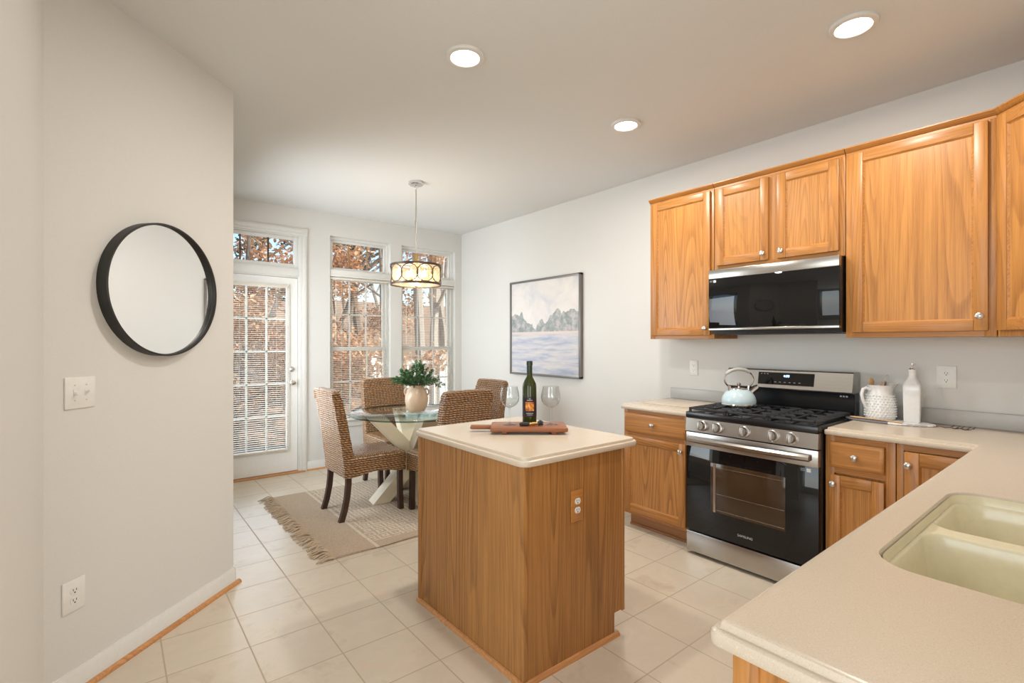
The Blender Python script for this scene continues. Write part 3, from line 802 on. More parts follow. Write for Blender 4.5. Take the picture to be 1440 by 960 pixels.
def base_cab(name, label, y0, y1, doors, drawers, xf=3.0, left_end=False):
    o = thing(name, label, 'cabinet', (3.3, (y0+y1)/2, 0), 'oak base cabinets beside the range')
    b = MB(); top = ZC-.041
    b.box(xf+.018, 3.597, y0, y1, .105, top)
    b.mi = 0
    b.box(xf, xf+.019, y0, y0+.042, .105, top, .0015); b.box(xf, xf+.019, y1-.042, y1, .105, top, .0015)
    b.mi = 1
    b.box(xf+.0005, xf+.019, y0+.04, y1-.04, .105, .150); b.box(xf+.0005, xf+.019, y0+.04, y1-.04, top-.03, top)
    for d in drawers: b.box(xf+.0005, xf+.019, y0+.04, y1-.04, d[2]-.03, d[2]+.01)
    b.build('carcass', ['oz', 'oy'], o)
    k = MB(); k.box(xf+.075, 3.55, y0+.004, y1-.004, .0, .106)
    k.box(xf+.062, xf+.076, y0+.004, y1-.004, 0, .016, .005)
    tag(k.build('toe_kick', 'iy', o), 'darker recessed toe kick')
    fc = Face((xf, 0, 0), (0, 1, 0), (-1, 0, 0))
    for u0, u1, v0, v1, kn in doors: cab_door(fc, u0, u1, v0, v1, o, kn)
    for u0, u1, v0, v1 in drawers: drawer(fc, u0, u1, v0, v1, o)
    return o
base_cab('base_cabinet', 'honey oak base cabinet left of the range, behind the island', 1.84, 2.385,
         [(1.862, 2.370, .130, .690, (1.892, .640))], [(1.862, 2.370, .718, .856)])
base_cab('base_cabinet', 'honey oak base cabinet with drawer immediately right of the range', .722, 1.030,
         [(.765, 1.008, .130, .672, (.985, .628))], [(.765, 1.008, .712, .848)])
# corner + sink run cabinet
o = thing('base_cabinet', 'honey oak corner base cabinet between the range run and the sink', 'cabinet', (3.3, .3, 0), 'oak base cabinets beside the range')
b = MB(); top = ZC-.041
b.box(3.018, 3.597, -.21, .718, .105, top); b.mi = 0
b.box(3.0, 3.019, .690, .718, .105, top, .001); b.box(2.9, 3.0, .2, .405, .105, top)
b.mi = 1; b.box(3.0, 3.019, .405, .69, top-.03, top); b.box(3.0, 3.019, .405, .69, .105, .135)
b.build('carcass', ['oz', 'oy'], o)
k = MB(); k.box(3.075, 3.55, .0, .714, 0, .106); tag(k.build('toe_kick', 'iy', o), 'darker recessed toe kick')
cab_door(Face((2.995, 0, 0), (0, 1, 0), (-1, 0, 0)), .418, .684, .140, .846, o, (.664, .785), sw=.058)
o = thing('base_cabinet', 'honey oak sink cabinet with end panel under the foreground counter', 'cabinet', (1.8, .1, 0), 'oak base cabinets beside the range')
b = MB(); b.mi = 0
b.box(.787, .806, -.21, .402, .0, top); b.box(.806, 1.19, -.21, .392, .105, top)
b.box(1.19, 2.06, -.21, .392, .105, .69); b.box(2.06, 2.90, -.21, .392, .105, top)
b.box(1.19, 2.06, .372, .392, .69, top)
b.box(.782, .800, .362, .404, 0, top, .003); b.box(.782, .800, -.2, -.16, 0, top, .003)
b.mi = 1
b.box(.80, 2.90, .392, .404, top-.04, top); b.box(.80, 2.90, .392, .404, .105, .15)
b.mi = 0
for x in (.80, 1.20, 2.03, 2.45, 2.86): b.box(x, x+.04, .3925, .4045, .105, top)
b.build('carcass', ['oz', 'ox'], o)
k = MB(); k.box(.81, 2.9, -.2, .33, 0, .106); k.build('toe_kick', 'iy', o)
fc = Face((0, .404, 0), (1, 0, 0), (0, 1, 0))
for u0, u1, kx in ((.83, 1.21, 1.18), (1.23, 1.61, 1.58), (1.64, 2.04, 1.67), (2.07, 2.45, 2.42), (2.48, 2.86, 2.51)):
    cab_door(fc, u0, u1, .13, .69, o, (kx, .64), mats=('oz', 'ox', 'op'))

# ------------------------------------------------------------------ island
isl = thing('kitchen_island', 'freestanding oak-panelled kitchen island with beige top in the middle', 'island', (1.6, 1.9, 0))
IX0, IX1, IY0, IY1 = 1.277, 1.895, 1.515, 2.375
zt = .915-.038
b = MB(); b.box(IX0, IX1-.07, IY0+.002, IY1-.002, .0, .11); b.box(IX0+.001, IX1-.018, IY0+.002, IY1-.002, .11, zt)
b.build('body', 'iz', isl)
p = MB(); p.box(IX0-.005, IX0+.002, IY0+.016, IY1-.016, .02, zt)     # long side panel facing the nook
p.build('side_panel', 'iz', isl)
t = bmesh.new()
p = MB(); poly = [(IX0+.014, 0), (IX1-.070, 0), (IX1-.070, .11), (IX1-.016, .11), (IX1-.016, zt), (IX0+.014, zt)]
p.M = Matrix(((1, 0, 0, 0), (0, 0, 1, IY0-.006), (0, 1, 0, 0), (0, 0, 0, 1)))
p.prism(poly, 0, .010); p.build('end_panel', 'iz', isl)
tr = MB()
tr.box(IX0-.009, IX0+.016, IY0-.009, IY0+.014, 0, zt, .004); tr.build('corner_moulding', 'iz', isl)
tr = MB(); tr.box(IX0-.011, IX0+.010, IY1-.022, IY1+.004, 0, zt, .003); tr.build('corner_moulding', 'iz', isl)
tr = MB(); tr.box(IX1-.018, IX1+.001, IY0-.010, IY0+.03, .105, zt, .002); tr.box(IX1-.018, IX1+.001, IY1-.04, IY1, .105, zt, .002)
tr.box(IX1-.018, IX1, IY0, IY1, zt-.04, zt); tr.box(IX1-.018, IX1, IY0, IY1, .105, .15); tr.build('face_frame', 'iz', isl)
fc = Face((IX1, 0, 0), (0, 1, 0), (1, 0, 0))
for u0, u1, kx in ((1.55, 1.93, 1.90), (1.955, 2.34, 1.985)):
    cab_door(fc, u0, u1, .13, .69, isl, (kx, .64), mats=('oz', 'oy', 'op')); drawer(fc, u0, u1, .715, .85, isl)
sh = MB(); strip(sh, (IX0-.018, IY0-.018), (IX0-.018, IY1+.004), (-1, 0), [(-.012, 0), (.002, 0), (.001, .010), (-.004, .017), (-.012, .020)])
strip(sh, (IX0-.024, IY0-.018), (IX1-.045, IY0-.018), (0, -1), [(-.012, 0), (.002, 0), (.001, .010), (-.004, .017), (-.012, .020)])
sh.build('shoe_moulding', 'shoe', isl)
s = MB(); slab(s, [(1.250, 1.482), (1.985, 1.482), (1.985, 2.405), (1.250, 2.405)], [.045]*4, .915, .038)
s.build('worktop', 'counter', isl)

def outlet(label, face, w=.072, h=.118, mt='white', name='wall_outlet', cat='outlet', group='duplex wall outlets', rec='white'):
    o = thing(name, label, cat, tuple(face.o), group)
    p = MB(); p.M = face.mtx(); p.box(-w/2, w/2, -h/2, h/2, 0, .006, .003); p.build('cover_plate', mt, o)
    for s in (1, -1):
        r = MB(); r.M = face.mtx(); z = s*.0195
        pts = []
        for k in range(24):
            q = 2*PI*k/24; pts.append((.0165*math.cos(q), max(-.0130, min(.0130, .0165*math.sin(q)))+z))
        r.prism(pts, .006, .0085, 0); ro = r.build('receptacle', rec, o)
        r = MB(); r.M = face.mtx(); r.box(-.0075, -.0055, z-.001, z+.008, .0085, .0092); r.box(.0050, .0070, z-.001, z+.007, .0085, .0092)
        r.cyl((0, z-.007, .0085), (0, z-.007, .0092), .0028, seg=10); r.build('slots', 'dark', ro)
    s = MB(); s.M = face.mtx(); s.cyl((0, 0, .006), (0, 0, .0068), .003, seg=10); s.build('screw', mt if mt != 'oy' else 'nickel', o)
    return o
outlet('white outlet on the wall left of the range', Face((WX, 2.171, 1.174), (0, -1, 0), (-1, 0, 0)))
outlet('white outlet above the counter by the pitcher and oil bottle', Face((WX, .637, 1.182), (0, -1, 0), (-1, 0, 0)), w=.086, h=.124)
outlet('oak-covered outlet with white sockets on the end of the island', Face((1.572, IY0-.006, .665), (1, 0, 0), (0, -1, 0)), w=.073, h=.136, mt='ox', group=None)
awu = (-AD.x, -AD.y, 0)
outlet('white outlet low on the angled wall near the floor', Face(tuple(awall(.897, 0, .385)), awu, (NV.x, NV.y, 0)), w=.088, h=.124)
fsw = Face(tuple(awall(.872, 0, 1.175)), awu, (NV.x, NV.y, 0))
o = thing('light_switch', 'white double toggle switch plate below the round mirror', 'switch', tuple(fsw.o))
p = MB(); p.M = fsw.mtx(); p.box(-.060, .060, -.062, .062, 0, .006, .003)
p.build('cover_plate', 'white', o)
for s, tl in ((-1, -.007), (1, .007)):
    t_ = MB(); t_.M = fsw.mtx(); x = s*.023
    t_.box(x-.006, x+.006, -.013, .013, .006, .0075, .001)
    t_.loft([[(x-.004, -.005, .007), (x+.004, -.005, .007), (x+.004, .005, .007), (x-.004, .005, .007)], [(x-.003, tl-.003, .021), (x+.003, tl-.003, .021), (x+.003, tl+.003, .021), (x-.003, tl+.003, .021)]])
    t_.build('toggle', 'white', o)
for x in (-.023, .023):
    for z in (-.030, .030):
        t_ = MB(); t_.M = fsw.mtx(); t_.cyl((x, z, .006), (x, z, .0067), .0028, seg=10); t_.build('screw', 'nickel', o)

# ------------------------------------------------------------------ round mirror
o = thing('round_mirror', 'round wall mirror with deep black frame on the left wall', 'mirror', tuple(awall(.497, 0, 1.31)))
MTILT = 1.7
fm = Face(tuple(awall(.497, 0, 1.618)), awu, (NV.x, NV.y, 0))
m = MB(); m.M = fm.mtx(); RR = .308
m.lathe([(RR-.012, 0), (RR, 0), (RR, .048), (RR-.002, .050), (RR-.008, .050), (RR-.009, .048), (RR-.009, .036), (RR-.012, .034)], seg=96, closed=True); m.build('frame', 'bframe', o, ang=40)
m = MB(); m.M = fm.mtx() @ Matrix.Rotation(R(MTILT), 4, 'Y'); m.lathe([(0, .030), (RR-.0095, .032), (RR-.0095, .036), (0, .036)], seg=96); m.build('mirror_glass', 'mirror', o)

# ------------------------------------------------------------------ painting
PY, PZ = 3.918, 1.541
o = thing('framed_painting', 'framed pale riverbank painting on the wall behind the island', 'painting', (3.58, PY, 1.02))
m = MB(); hw, hh = .553, .522
for y0, y1, z0, z1 in ((PY-hw, PY-hw+.022, PZ-hh, PZ+hh), (PY+hw-.022, PY+hw, PZ-hh, PZ+hh), (PY-hw, PY+hw, PZ-hh, PZ-hh+.022), (PY-hw, PY+hw, PZ+hh-.022, PZ+hh)):
    m.box(3.556, 3.598, y0, y1, z0, z1, .003)
m.build('frame', 'silverframe', o)
can = bpy.data.meshes.new('canvas')
m = MB(); m.box(3.570, 3.592, PY-hw+.02, PY+hw-.02, PZ-hh+.02, PZ+hh-.02); co = m.build('canvas', 'painting', o)
co.data.transform(Matrix.Translation((0, 0, 1.02-PZ))); co.location = (0, 0, PZ-1.02)   # picture coordinates centred
m = MB()
rr = random.Random(4)
pts = [(3.569, 3.50-.012*i, 1.062+.008*math.sin(i*2.3)) for i in range(10)]
m.tube(pts, .0012, 6); tag(m.build('signature', 'silverframe', o), 'small grey scribbled signature')

# ------------------------------------------------------------------ recessed lights
def downlight(x, y, label):
    o = thing('recessed_light', label, 'ceiling light', (x, y, HC-.01), 'recessed ceiling lights')
    t = MB(); t.lathe([(.070, .012), (.070, -.001), (.074, -.006), (.092, -.004), (.095, 0), (.095, .0095)], (x, y, HC-.0095), 48, closed=True)
    t.build('trim_ring', 'trim', o)
    t = MB(); t.lathe([(0, .006), (.070, .006), (.070, .002), (.04, .0), (0, -.001)], (x, y, HC-.010), 48); t.build('lens', 'led', o)
    l = lamp('light_beam', 'AREA', (0, 0, -.025), (0, 0, 0), CAN_W, (1, .955, .89), shape='DISK', size=.13)
    l.parent = o
    return o
downlight(1.371, 2.082, 'round recessed ceiling light above the left end of the island')
downlight(2.621, 2.071, 'round recessed ceiling light farthest from the camera, in front of the cabinets')
downlight(2.604, .782, 'round recessed ceiling light at top right of the photo')

# ------------------------------------------------------------------ chandelier
CX, CY = 2.105, 3.990
o = thing('drum_chandelier', 'drum chandelier of pierced bronze rings and glass hanging over the glass table', 'chandelier', (CX, CY, 1.88))
m = MB(); m.lathe([(0, HC-.002), (.066, HC-.002), (.066, HC-.022), (.058, HC-.030), (0, HC-.030)], (CX, CY, 0)); m.build('canopy', 'chrome', o)
m = MB(); m.tube([(CX+.010*math.cos(q*PI/8), CY, HC-.048+.016*math.sin(q*PI/8)) for q in range(16)], .0025, 6, True)
m.cyl((CX, CY, HC-.062), (CX, CY, HC-.075), .008); m.build('hanging_loop', 'chrome', o)
m = MB(); m.cyl((CX, CY, HC-.07), (CX, CY, 2.17), .0065, seg=14); m.cyl((CX, CY, 2.43), (CX, CY, 2.46), .009); m.build('stem', 'nickel', o)
m = MB(); m.lathe([(0, 2.17), (.010, 2.17), (.016, 2.155), (.016, 2.09), (.024, 2.075), (.024, 2.06), (0, 2.055)], (CX, CY, 0)); m.build('stem_collar', 'gold', o)
DR = .220
for nm, z in (('top_band', 2.058), ('bottom_band', 1.893)):
    m = MB(); m.lathe([(DR-.004, -.009), (DR+.004, -.009), (DR+.004, .009), (DR-.004, .009)], (CX, CY, z), 64, closed=True)
    if nm == 'top_band':
        for q in range(3):
            a = q*2*PI/3+.5; m.cyl((CX, CY, 2.06), (CX+DR*math.cos(a), CY+DR*math.sin(a), 2.06), .004, seg=8)
    m.build(nm, 'bronze', o)
nr = 10
for q in range(nr):
    a = 2*PI*q/nr+.2; r_ = .074
    m = MB(); pts = []
    for k in range(28):
        t = 2*PI*k/28; aa = a+(r_*math.cos(t))/DR
        pts.append((CX+(DR+.001)*math.cos(aa), CY+(DR+.001)*math.sin(aa), 1.976+r_*math.sin(t)))
    m.tube(pts, .0042, 6, True); m.build('ring', 'bronze', o)
m = MB(); m.lathe([(DR-.012, 1.895), (DR-.009, 1.895), (DR-.009, 2.052), (DR-.012, 2.052)], (CX, CY, 0), 64, closed=True); m.build('glass_liner', 'frost', o)
m = MB(); m.lathe([(0, 1.880), (.10, 1.878), (.17, 1.883), (DR-.012, 1.890), (DR-.012, 1.893), (.17, 1.887), (.10, 1.882), (0, 1.884)], (CX, CY, 0), 64)
M['diff'] = M['frost']; m.build('bottom_diffuser', 'diff', o)
m = MB(); m.lathe([(0, 1.866), (.006, 1.868), (.010, 1.874), (.004, 1.880), (0, 1.885)], (CX, CY, 0), 16); m.build('finial', 'bronze', o)
for q in range(4):
    a = q*PI/2+.6; x, y = CX+.085*math.cos(a), CY+.085*math.sin(a)
    m = MB(); m.cyl((x, y, 1.915), (x, y, 1.955), .012, seg=14); m.tube([(CX, CY, 1.925), (x, y, 1.915)], .005, 8); sc_ = m.build('candle_socket', 'gold', o)
    m = MB(); m.lathe([(0, 0), (.008, 0), (.013, .012), (.017, .028), (.014, .045), (.006, .062), (0, .070)], (x, y, 1.955), 16); m.build('bulb', 'bulb', sc_)
for q in range(14):
    a = 2*PI*q/14; x, y = CX+.165*math.cos(a), CY+.165*math.sin(a)
    m = MB(); m.lathe([(0, 0), (.010, .012), (.011, .10), (.004, .118), (0, .120)], (x, y, 1.915), 8); m.build('crystal_drop', 'shadeglass', o, smooth=False)
l = lamp('light_glow', 'POINT', (0, 0, .10), (0, 0, 0), CHAND_W, (1, .74, .45), shadow_soft_size=.06); l.parent = o

# ------------------------------------------------------------------ gas range
RY0, RY1, RX = 1.037, 1.824, 2.925
RC = (RY0+RY1)/2
rg = thing('gas_range', 'stainless steel and black gas range between the oak base cabinets', 'stove', (3.25, RC, 0))
b = MB(); b.box(RX+.035, 3.575, RY0, RY1, .03, .895); b.build('cabinet_body', 'black', rg)
b = MB()
for x in (RX+.07, 3.52):
    for y in (RY0+.04, RY1-.04): b.cyl((x, y, 0), (x, y, .031), .018)
b.build('levelling_feet', 'rubber', rg)
b = MB(); b.box(RX+.004, RX+.04, RY0+.002, RY1-.002, .022, .150, .004); b.build('storage_drawer', 'steel', rg)
dz0, dz1 = .160, .795
d = MB(); d.box(RX+.006, RX+.05, RY0+.002, RY1-.002, dz0, .705, .003); dd = d.build('oven_door', 'bglass', rg)
d = MB(); d.box(RX, RX+.05, RY0+.002, RY1-.002, .703, dz1, .004); d.build('door_top_band', 'steel', dd)
d = MB(); d.box(RX+.0035, RX+.008, RY0+.17, RY1-.17, .315, .620, .002)
d.build('oven_window', 'owin', dd)
d = MB()
for z in (.33, .43, .595): d.box(RX+.0015, RX+.0038, RY0+.175, RY1-.21, z, z+.0025)
d.box(RX+.0015, RX+.0038, RY1-.205, RY1-.190, .315, .62)
d.build('oven_racks', 'nickel', dd)
# broad handle
d = MB(); hy0, hy1 = RY0+.035, RY1-.035
loops = []
for i in range(17):
    t = i/16; y = hy0+(hy1-hy0)*t; bow = .018*math.sin(PI*t)**.6
    x = RX-.030-bow
    loops.append([(x, y, .735), (x-.012, y, .745), (x-.014, y, .760), (x-.006, y, .772), (x+.010, y, .772), (x+.014, y, .740)])
d.loft(loops)
for y in (hy0+.012, hy1-.012): d.box(RX-.030, RX+.002, y-.014, y+.014, .738, .770, .004)
d.build('door_handle', 'steel', dd)
def wall_text(s, size, x, y, z):        # lettering that reads from the room side of an X = const face
    return Matrix(((0, 0, -1, x), (-1, 0, 0, y), (0, 1, 0, z), (0, 0, 0, 1)))
d = MB(); text_mesh(d, 'SAMSUNG', .020, wall_text('', 0, RX+.0055, RC+.005, .215), .0004); d.build('lettering', 'text', dd, smooth=False)
d = MB(); d.box(RX+.0050, RX+.0062, 1.077, 1.098, .672, .692); d.build('sticker', 'sticker', dd)
d = MB()
for k in range(3): d.box(RX+.0050, RX+.0062, 1.103, 1.128, .675+k*.006, .677+k*.006)
d.build('sticker_print', 'text', dd)
# control panel with five knobs
p = MB(); p.loft([[(RX+.04, y, .800), (RX-.006, y, .802), (RX+.004, y, .884), (RX+.04, y, .888)] for y in (RY0+.002, RY1-.002)]); p.build('control_panel', 'steel', rg)
for y in (1.710, 1.608, 1.440, 1.275, 1.175):
    k = MB(); k.M = Matrix.Translation((RX-.001, y, .843)) @ Matrix.Rotation(R(-83), 4, 'Y')
    k.lathe([(0, 0), (.034, 0), (.034, .005), (.028, .008), (.027, .030), (.025, .033), (0, .033)], seg=32)
    k.box(-.025, .025, -.006, .006, .030, .042, .002); k.build('knob', 'steel', rg)
ct_ = MB(); ct_.box(RX-.004, 3.50, RY0, RY1, .886, .926, .008)
ct_.build('cooktop', 'black', rg)
BUR = [(3.06, 1.66, .045), (3.33, 1.66, .036), (3.20, 1.43, .040), (3.06, 1.20, .036), (3.33, 1.20, .048)]
for x, y, r in BUR:
    m = MB(); m.lathe([(0, .926), (r, .926), (r, .932), (r*.9, .936), (r*.82, .937), (r*.82, .942), (0, .943)], (x, y, 0), 28); m.build('burner', 'iron', rg)
def grate(y0, y1):
    g = MB(); x0, x1, z, r = RX+.018, 3.455, .953, .0065
    def bar(a, b, c, d): g.box(min(a, c)-r, max(a, c)+r, min(b, d)-r, max(b, d)+r, z-.014, z, .003)
    bar(x0, y0, x1, y0); bar(x0, y1, x1, y1); bar(x0, y0, x0, y1); bar(x1, y0, x1, y1)
    ym = (y0+y1)/2; bar(x0, ym, x1, ym); bar((x0+x1)/2, y0, (x0+x1)/2, y1)
    for x in ((x0*.75+x1*.25), (x0*.25+x1*.75)):
        bar(x, y0, x, ym-.035); bar(x, ym+.035, x, y1)
        bar(x-.06, y0, x-.06, y0+.05); bar(x+.06, y0, x+.06, y0+.05); bar(x-.06, y1-.05, x-.06, y1); bar(x+.06, y1-.05, x+.06, y1)
    for x in (x0, x1):
        for y in (y0, y1): g.box(x-r, x+r, y-r, y+r, .925, z-.012)
    g.build('grate', 'iron', rg)
w3 = (RY1-RY0-.03)/3
for i in range(3): grate(RY0+.015+i*w3+.008, RY0+.015+(i+1)*w3-.008)
bg = MB(); bg.loft([[(3.575, y, .90), (3.498, y, .90), (3.490, y, .93), (3.505, y, 1.02), (3.500, y, 1.055), (3.470, y, 1.062), (3.47, y, 1.07), (3.575, y, 1.07)] for y in (RY0+.006, RY1-.006)])
bg.build('backguard', 'black', rg)
XB = 3.448
bg = MB(); bg.loft([[(3.575, y, 1.066), (XB, y, 1.066), (XB-.003, y, 1.072), (XB+.022, y, 1.186), (XB+.030, y, 1.192), (3.575, y, 1.192)] for y in (RY0+.004, RY1-.004)]); bk = bg.build('console', 'steel', rg)
sl = .025/.114
def cons(mb, y0, y1, z0, z1, w=.0015):
    xa, xb = XB-.003+(z0-1.072)*sl*.88, XB-.003+(z1-1.072)*sl*.88
    mb.loft([[(xa-w, y, z0), (xb-w, y, z1), (xb+.004, y, z1), (xa+.004, y, z0)] for y in (y0, y1)])
m = MB(); cons(m, 1.252, 1.600, 1.094, 1.174); m.build('display', 'bglass', bk)
m = MB(); mt = wall_text('', 0, XB-.003+(1.152-1.072)*sl*.88-.0022, 1.418, 1.152) @ Matrix.Rotation(-.20, 4, 'X')
text_mesh(m, '4:00', .022, mt, .0003); tag(m.build('clock_digits', 'clock', bk, smooth=False), 'lit blue clock digits')
m = MB()
for q in range(6): cons(m, 1.33+q*.03, 1.342+q*.03, 1.110, 1.113, .0022)
for q in range(3): cons(m, 1.535+q*.02, 1.543+q*.02, 1.162, 1.165, .0022)
m.build('touch_key_marks', 'text', bk)
m = MB()
for q in range(3): m.box(3.4975, 3.4995, 1.08+q*.016, 1.09+q*.016, 1.038, 1.047)
m.build('badge', 'text', bk)

# ------------------------------------------------------------------ microwave
mw = thing('microwave_oven', 'black glass over-the-range microwave under the short oak cabinet', 'microwave', (3.4, 1.418, 1.44))
MX, MY0, MY1, MZ0, MZ1 = 3.185, 1.024, 1.812, 1.452, 1.868
b = MB(); b.box(MX+.04, 3.597, MY0+.003, MY1-.003, MZ0-.02, MZ1); b.build('housing', 'black', mw)
b = MB(); b.box(MX+.08, 3.5, MY0+.05, MY1-.05, MZ0-.024, MZ0-.019); b.build('underside_vents', 'bframe', mw)
d = MB(); d.box(MX, MX+.038, MY0, MY1, MZ0+.012, MZ1-.055, .004); dd = d.build('door', 'bglass', mw)
d = MB(); d.box(MX-.002, MX+.038, MY0, MY1, MZ1-.062, MZ1, .005); d.build('top_trim', 'steel', mw)
d = MB(); d.box(MX-.002, MX+.038, MY0, MY1, MZ0+.004, MZ0+.020, .003); d.build('bottom_trim', 'steel', mw)
d = MB(); d.box(MX+.012, MX+.026, MY0-.002, MY0+.001, MZ0+.08, MZ1-.08, .001); d.build('pull_recess', 'dark', dd)
d = MB(); d.box(MX-.0005, MX+.001, 1.758, 1.776, 1.781, 1.797); d.build('sticker', 'sticker', dd)
d = MB(); d.box(MX-.0005, MX+.001, 1.782, 1.803, 1.793, 1.795); d.box(MX-.0005, MX+.001, 1.782, 1.803, 1.786, 1.788); d.build('sticker_print', 'text', dd)

# ------------------------------------------------------------------ kettle
KX, KY, KZ = 3.235, 1.625, .9535
CR = Vector((.7797, -.6263, 0)); CF = Vector((.6263, .7797, 0))      # across / away from the camera on the floor plan
ke = thing('kettle', 'pale blue enamel whistling kettle standing on the range', 'kettle', (KX, KY, KZ))
m = MB(); m.lathe([(0, 0), (.100, 0), (.106, .004), (.108, .012), (.105, .018), (.1, .019)], (KX, KY, KZ), 48); m.build('base_ring', 'chrome', ke)
m = MB(); m.lathe([(.103, .017), (.106, .028), (.105, .045), (.097, .070), (.080, .094), (.058, .108), (.050, .111), (0, .112)], (KX, KY, KZ), 48); m.build('body', 'kettle', ke)
m = MB(); m.lathe([(0, .110), (.050, .110), (.049, .116), (.025, .121), (0, .122)], (KX, KY, KZ), 32); ld = m.build('lid', 'chrome', ke)
m = MB(); m.lathe([(0, .121), (.007, .122), (.006, .130), (.013, .138), (.014, .146), (.008, .155), (0, .157)], (KX, KY, KZ), 20); m.build('lid_knob', 'chrome', ld)
K0 = Vector((KX, KY, KZ))
def kp(a, z, b=0): q = K0+CR*a+CF*b; return (q.x, q.y, KZ+z)
m = MB(); m.tube([kp(.068, .078), kp(.092, .100), kp(.118, .118), kp(.124, .123)], [.019, .016, .014, .015], 16); m.build('spout', 'chrome', ke)
m = MB()
arch = [kp(.096*math.cos(q), .178+.066*math.sin(q)) for q in [R(-46+i*(272/24)) for i in range(25)]]
m.tube(arch, .0055, 10); m.box(0, 0, 0, 0, 0, 0) if False else None
m.build('handle_frame', 'chrome', ke)
m = MB(); arc2 = [kp(.096*math.cos(q), .178+.066*math.sin(q)) for q in [R(40+i*(110/14)) for i in range(15)]]
m.tube(arc2, [.006]+[.0115]*13+[.006], 12); M['hgrip'] = plain('pale_grip', (.50, .49, .44), .3); m.build('handle_grip', 'hgrip', ke)
m = MB()
for s_ in (-1, 1): m.box(-.004, .004, -.006, .006, 0, .035) if False else m.cyl(kp(.062*s_, .100), kp(.067*s_, .134), .008, seg=12)
m.build('handle_brackets', 'chrome', ke)
m = MB(); m.tube([kp(.076, .112), kp(.10, .133), kp(.122, .138)], .004, 8); m.build('whistle_lever', 'bframe', ke)

# ------------------------------------------------------------------ right counter items
BX, BY = 3.43, .86
pl = thing('serving_board', 'oval grey and white marble serving board with wooden inlay on the counter', 'serving board', (BX, BY, ZC))
def ell(cx, cy, a, b, z, n=48, rot=0): return [(cx+b*math.cos(q)*math.cos(rot)-a*math.sin(q)*math.sin(rot), cy+b*math.cos(q)*math.sin(rot)+a*math.sin(q)*math.cos(rot), z) for q in [2*PI*i/n for i in range(n)]]
m = MB(); m.loft([ell(BX, BY, .205, .085, ZC), ell(BX, BY, .210, .090, ZC+.004), ell(BX, BY, .210, .090, ZC+.010), ell(BX, BY, .206, .086, ZC+.013)]); m.build('slab', 'marble', pl)
pc = Vector((3.458, .905, ZC+.0132))
pj = thing('pitcher', 'white hobnail ceramic pitcher holding wooden utensils', 'pitcher', tuple(pc), None)
M_ = MB(); M_.lathe([(0, 0), (.066, 0), (.071, .004), (.073, .03), (.074, .07), (.072, .105), (.063, .140), (.058, .158), (.060, .178), (.066, .196), (.063, .196), (.056, .178), (.054, .158), (.060, .13), (.068, .09), (.066, .01), (0, .008)], tuple(pc), 48)
for v in M_.bm.verts:     # pull a pouring lip out towards the right
    dz = v.co.z-pc.z
    if dz > .155:
        d_ = Vector((v.co.x-pc.x, v.co.y-pc.y, 0)).normalized().dot(CR)
        if d_ > .55: v.co += CR*((d_-.55)*.07*(dz-.155)/.04); v.co.z += (d_-.55)*.02*(dz-.155)/.04
M_.build('body', 'ceramic', pj)
m = MB()
for i in range(9):
    z = .020+i*.0145; r = .0745 if z < .09 else .0745-(z-.09)*.18
    for k in range(26):
        q = 2*PI*(k+.5*(i % 2))/26
        m.lathe([(0, -.0045), (.0035, -.003), (.0048, 0), (.0035, .003), (0, .0045)], (pc.x+r*math.cos(q), pc.y+r*math.sin(q), pc.z+z), 6)
m.build('hobnails', 'ceramic', pj)
m = MB(); m.tube([tuple(pc-CR*a+Vector((0, 0, z))) for a, z in ((.060, .168), (.082, .180), (.100, .172), (.108, .145), (.102, .110), (.088, .075), (.073, .055))], [.008, .008, .0085, .009, .008, .007, .006], 12); m.build('handle', 'ceramic', pj)
def utensil(name, label, cat, a, b, ang, mt, L=.25, head=None, top=.0):
    base = pc+CR*a+CF*b; base.z = pc.z+.012
    dv = (CR*math.sin(R(ang))+Vector((0, 0, math.cos(R(ang)))))
    o = MB(); o.tube([tuple(base+dv*t*L) for t in (0, .3, .6, .85, 1)], [.0045, .0045, .005, .006, .005], 8)
    if head == 'spoon': o.loft([[tuple(base+dv*(L+zz)+CR*(rr_*math.cos(q))+CF*(rr_*.3*math.sin(q))) for q in [2*PI*i/12 for i in range(12)]] for zz, rr_ in ((-.03, .005), (-.015, .014), (0, .018), (.015, .015), (.024, .004))])
    ob = o.build(name, mt); recentre(ob); return tag(ob, label, cat, 'utensils in the white pitcher')
utensil('wooden_spoon', 'light wooden spoon at the left of the utensils in the pitcher', 'utensil', -.030, .01, -4, 'spoonw', .20, 'spoon')
utensil('wooden_spatula', 'light wooden handle beside the spoon in the white pitcher', 'utensil', -.010, -.012, 2, 'spoonw', .205)
utensil('basting_brush', 'reddish wooden handle at the right of the pitcher', 'utensil', .010, .01, 8, 'acacia', .205)
o = MB(); b_ = pc+CR*.02; b_.z = pc.z+.012
o.tube([tuple(b_), tuple(b_+CR*.022+Vector((0, 0, .19)))], .003, 6)
o.tube([tuple(b_+CR*(.022+.012*math.sin(q))+Vector((0, 0, .215-.026*math.cos(q)))) for q in [2*PI*i/16 for i in range(16)]], .0014, 6, True)
ob = o.build('wire_whisk', 'nickel'); recentre(ob); tag(ob, 'thin wire loop utensil standing tallest in the pitcher', 'utensil', 'utensils in the white pitcher')
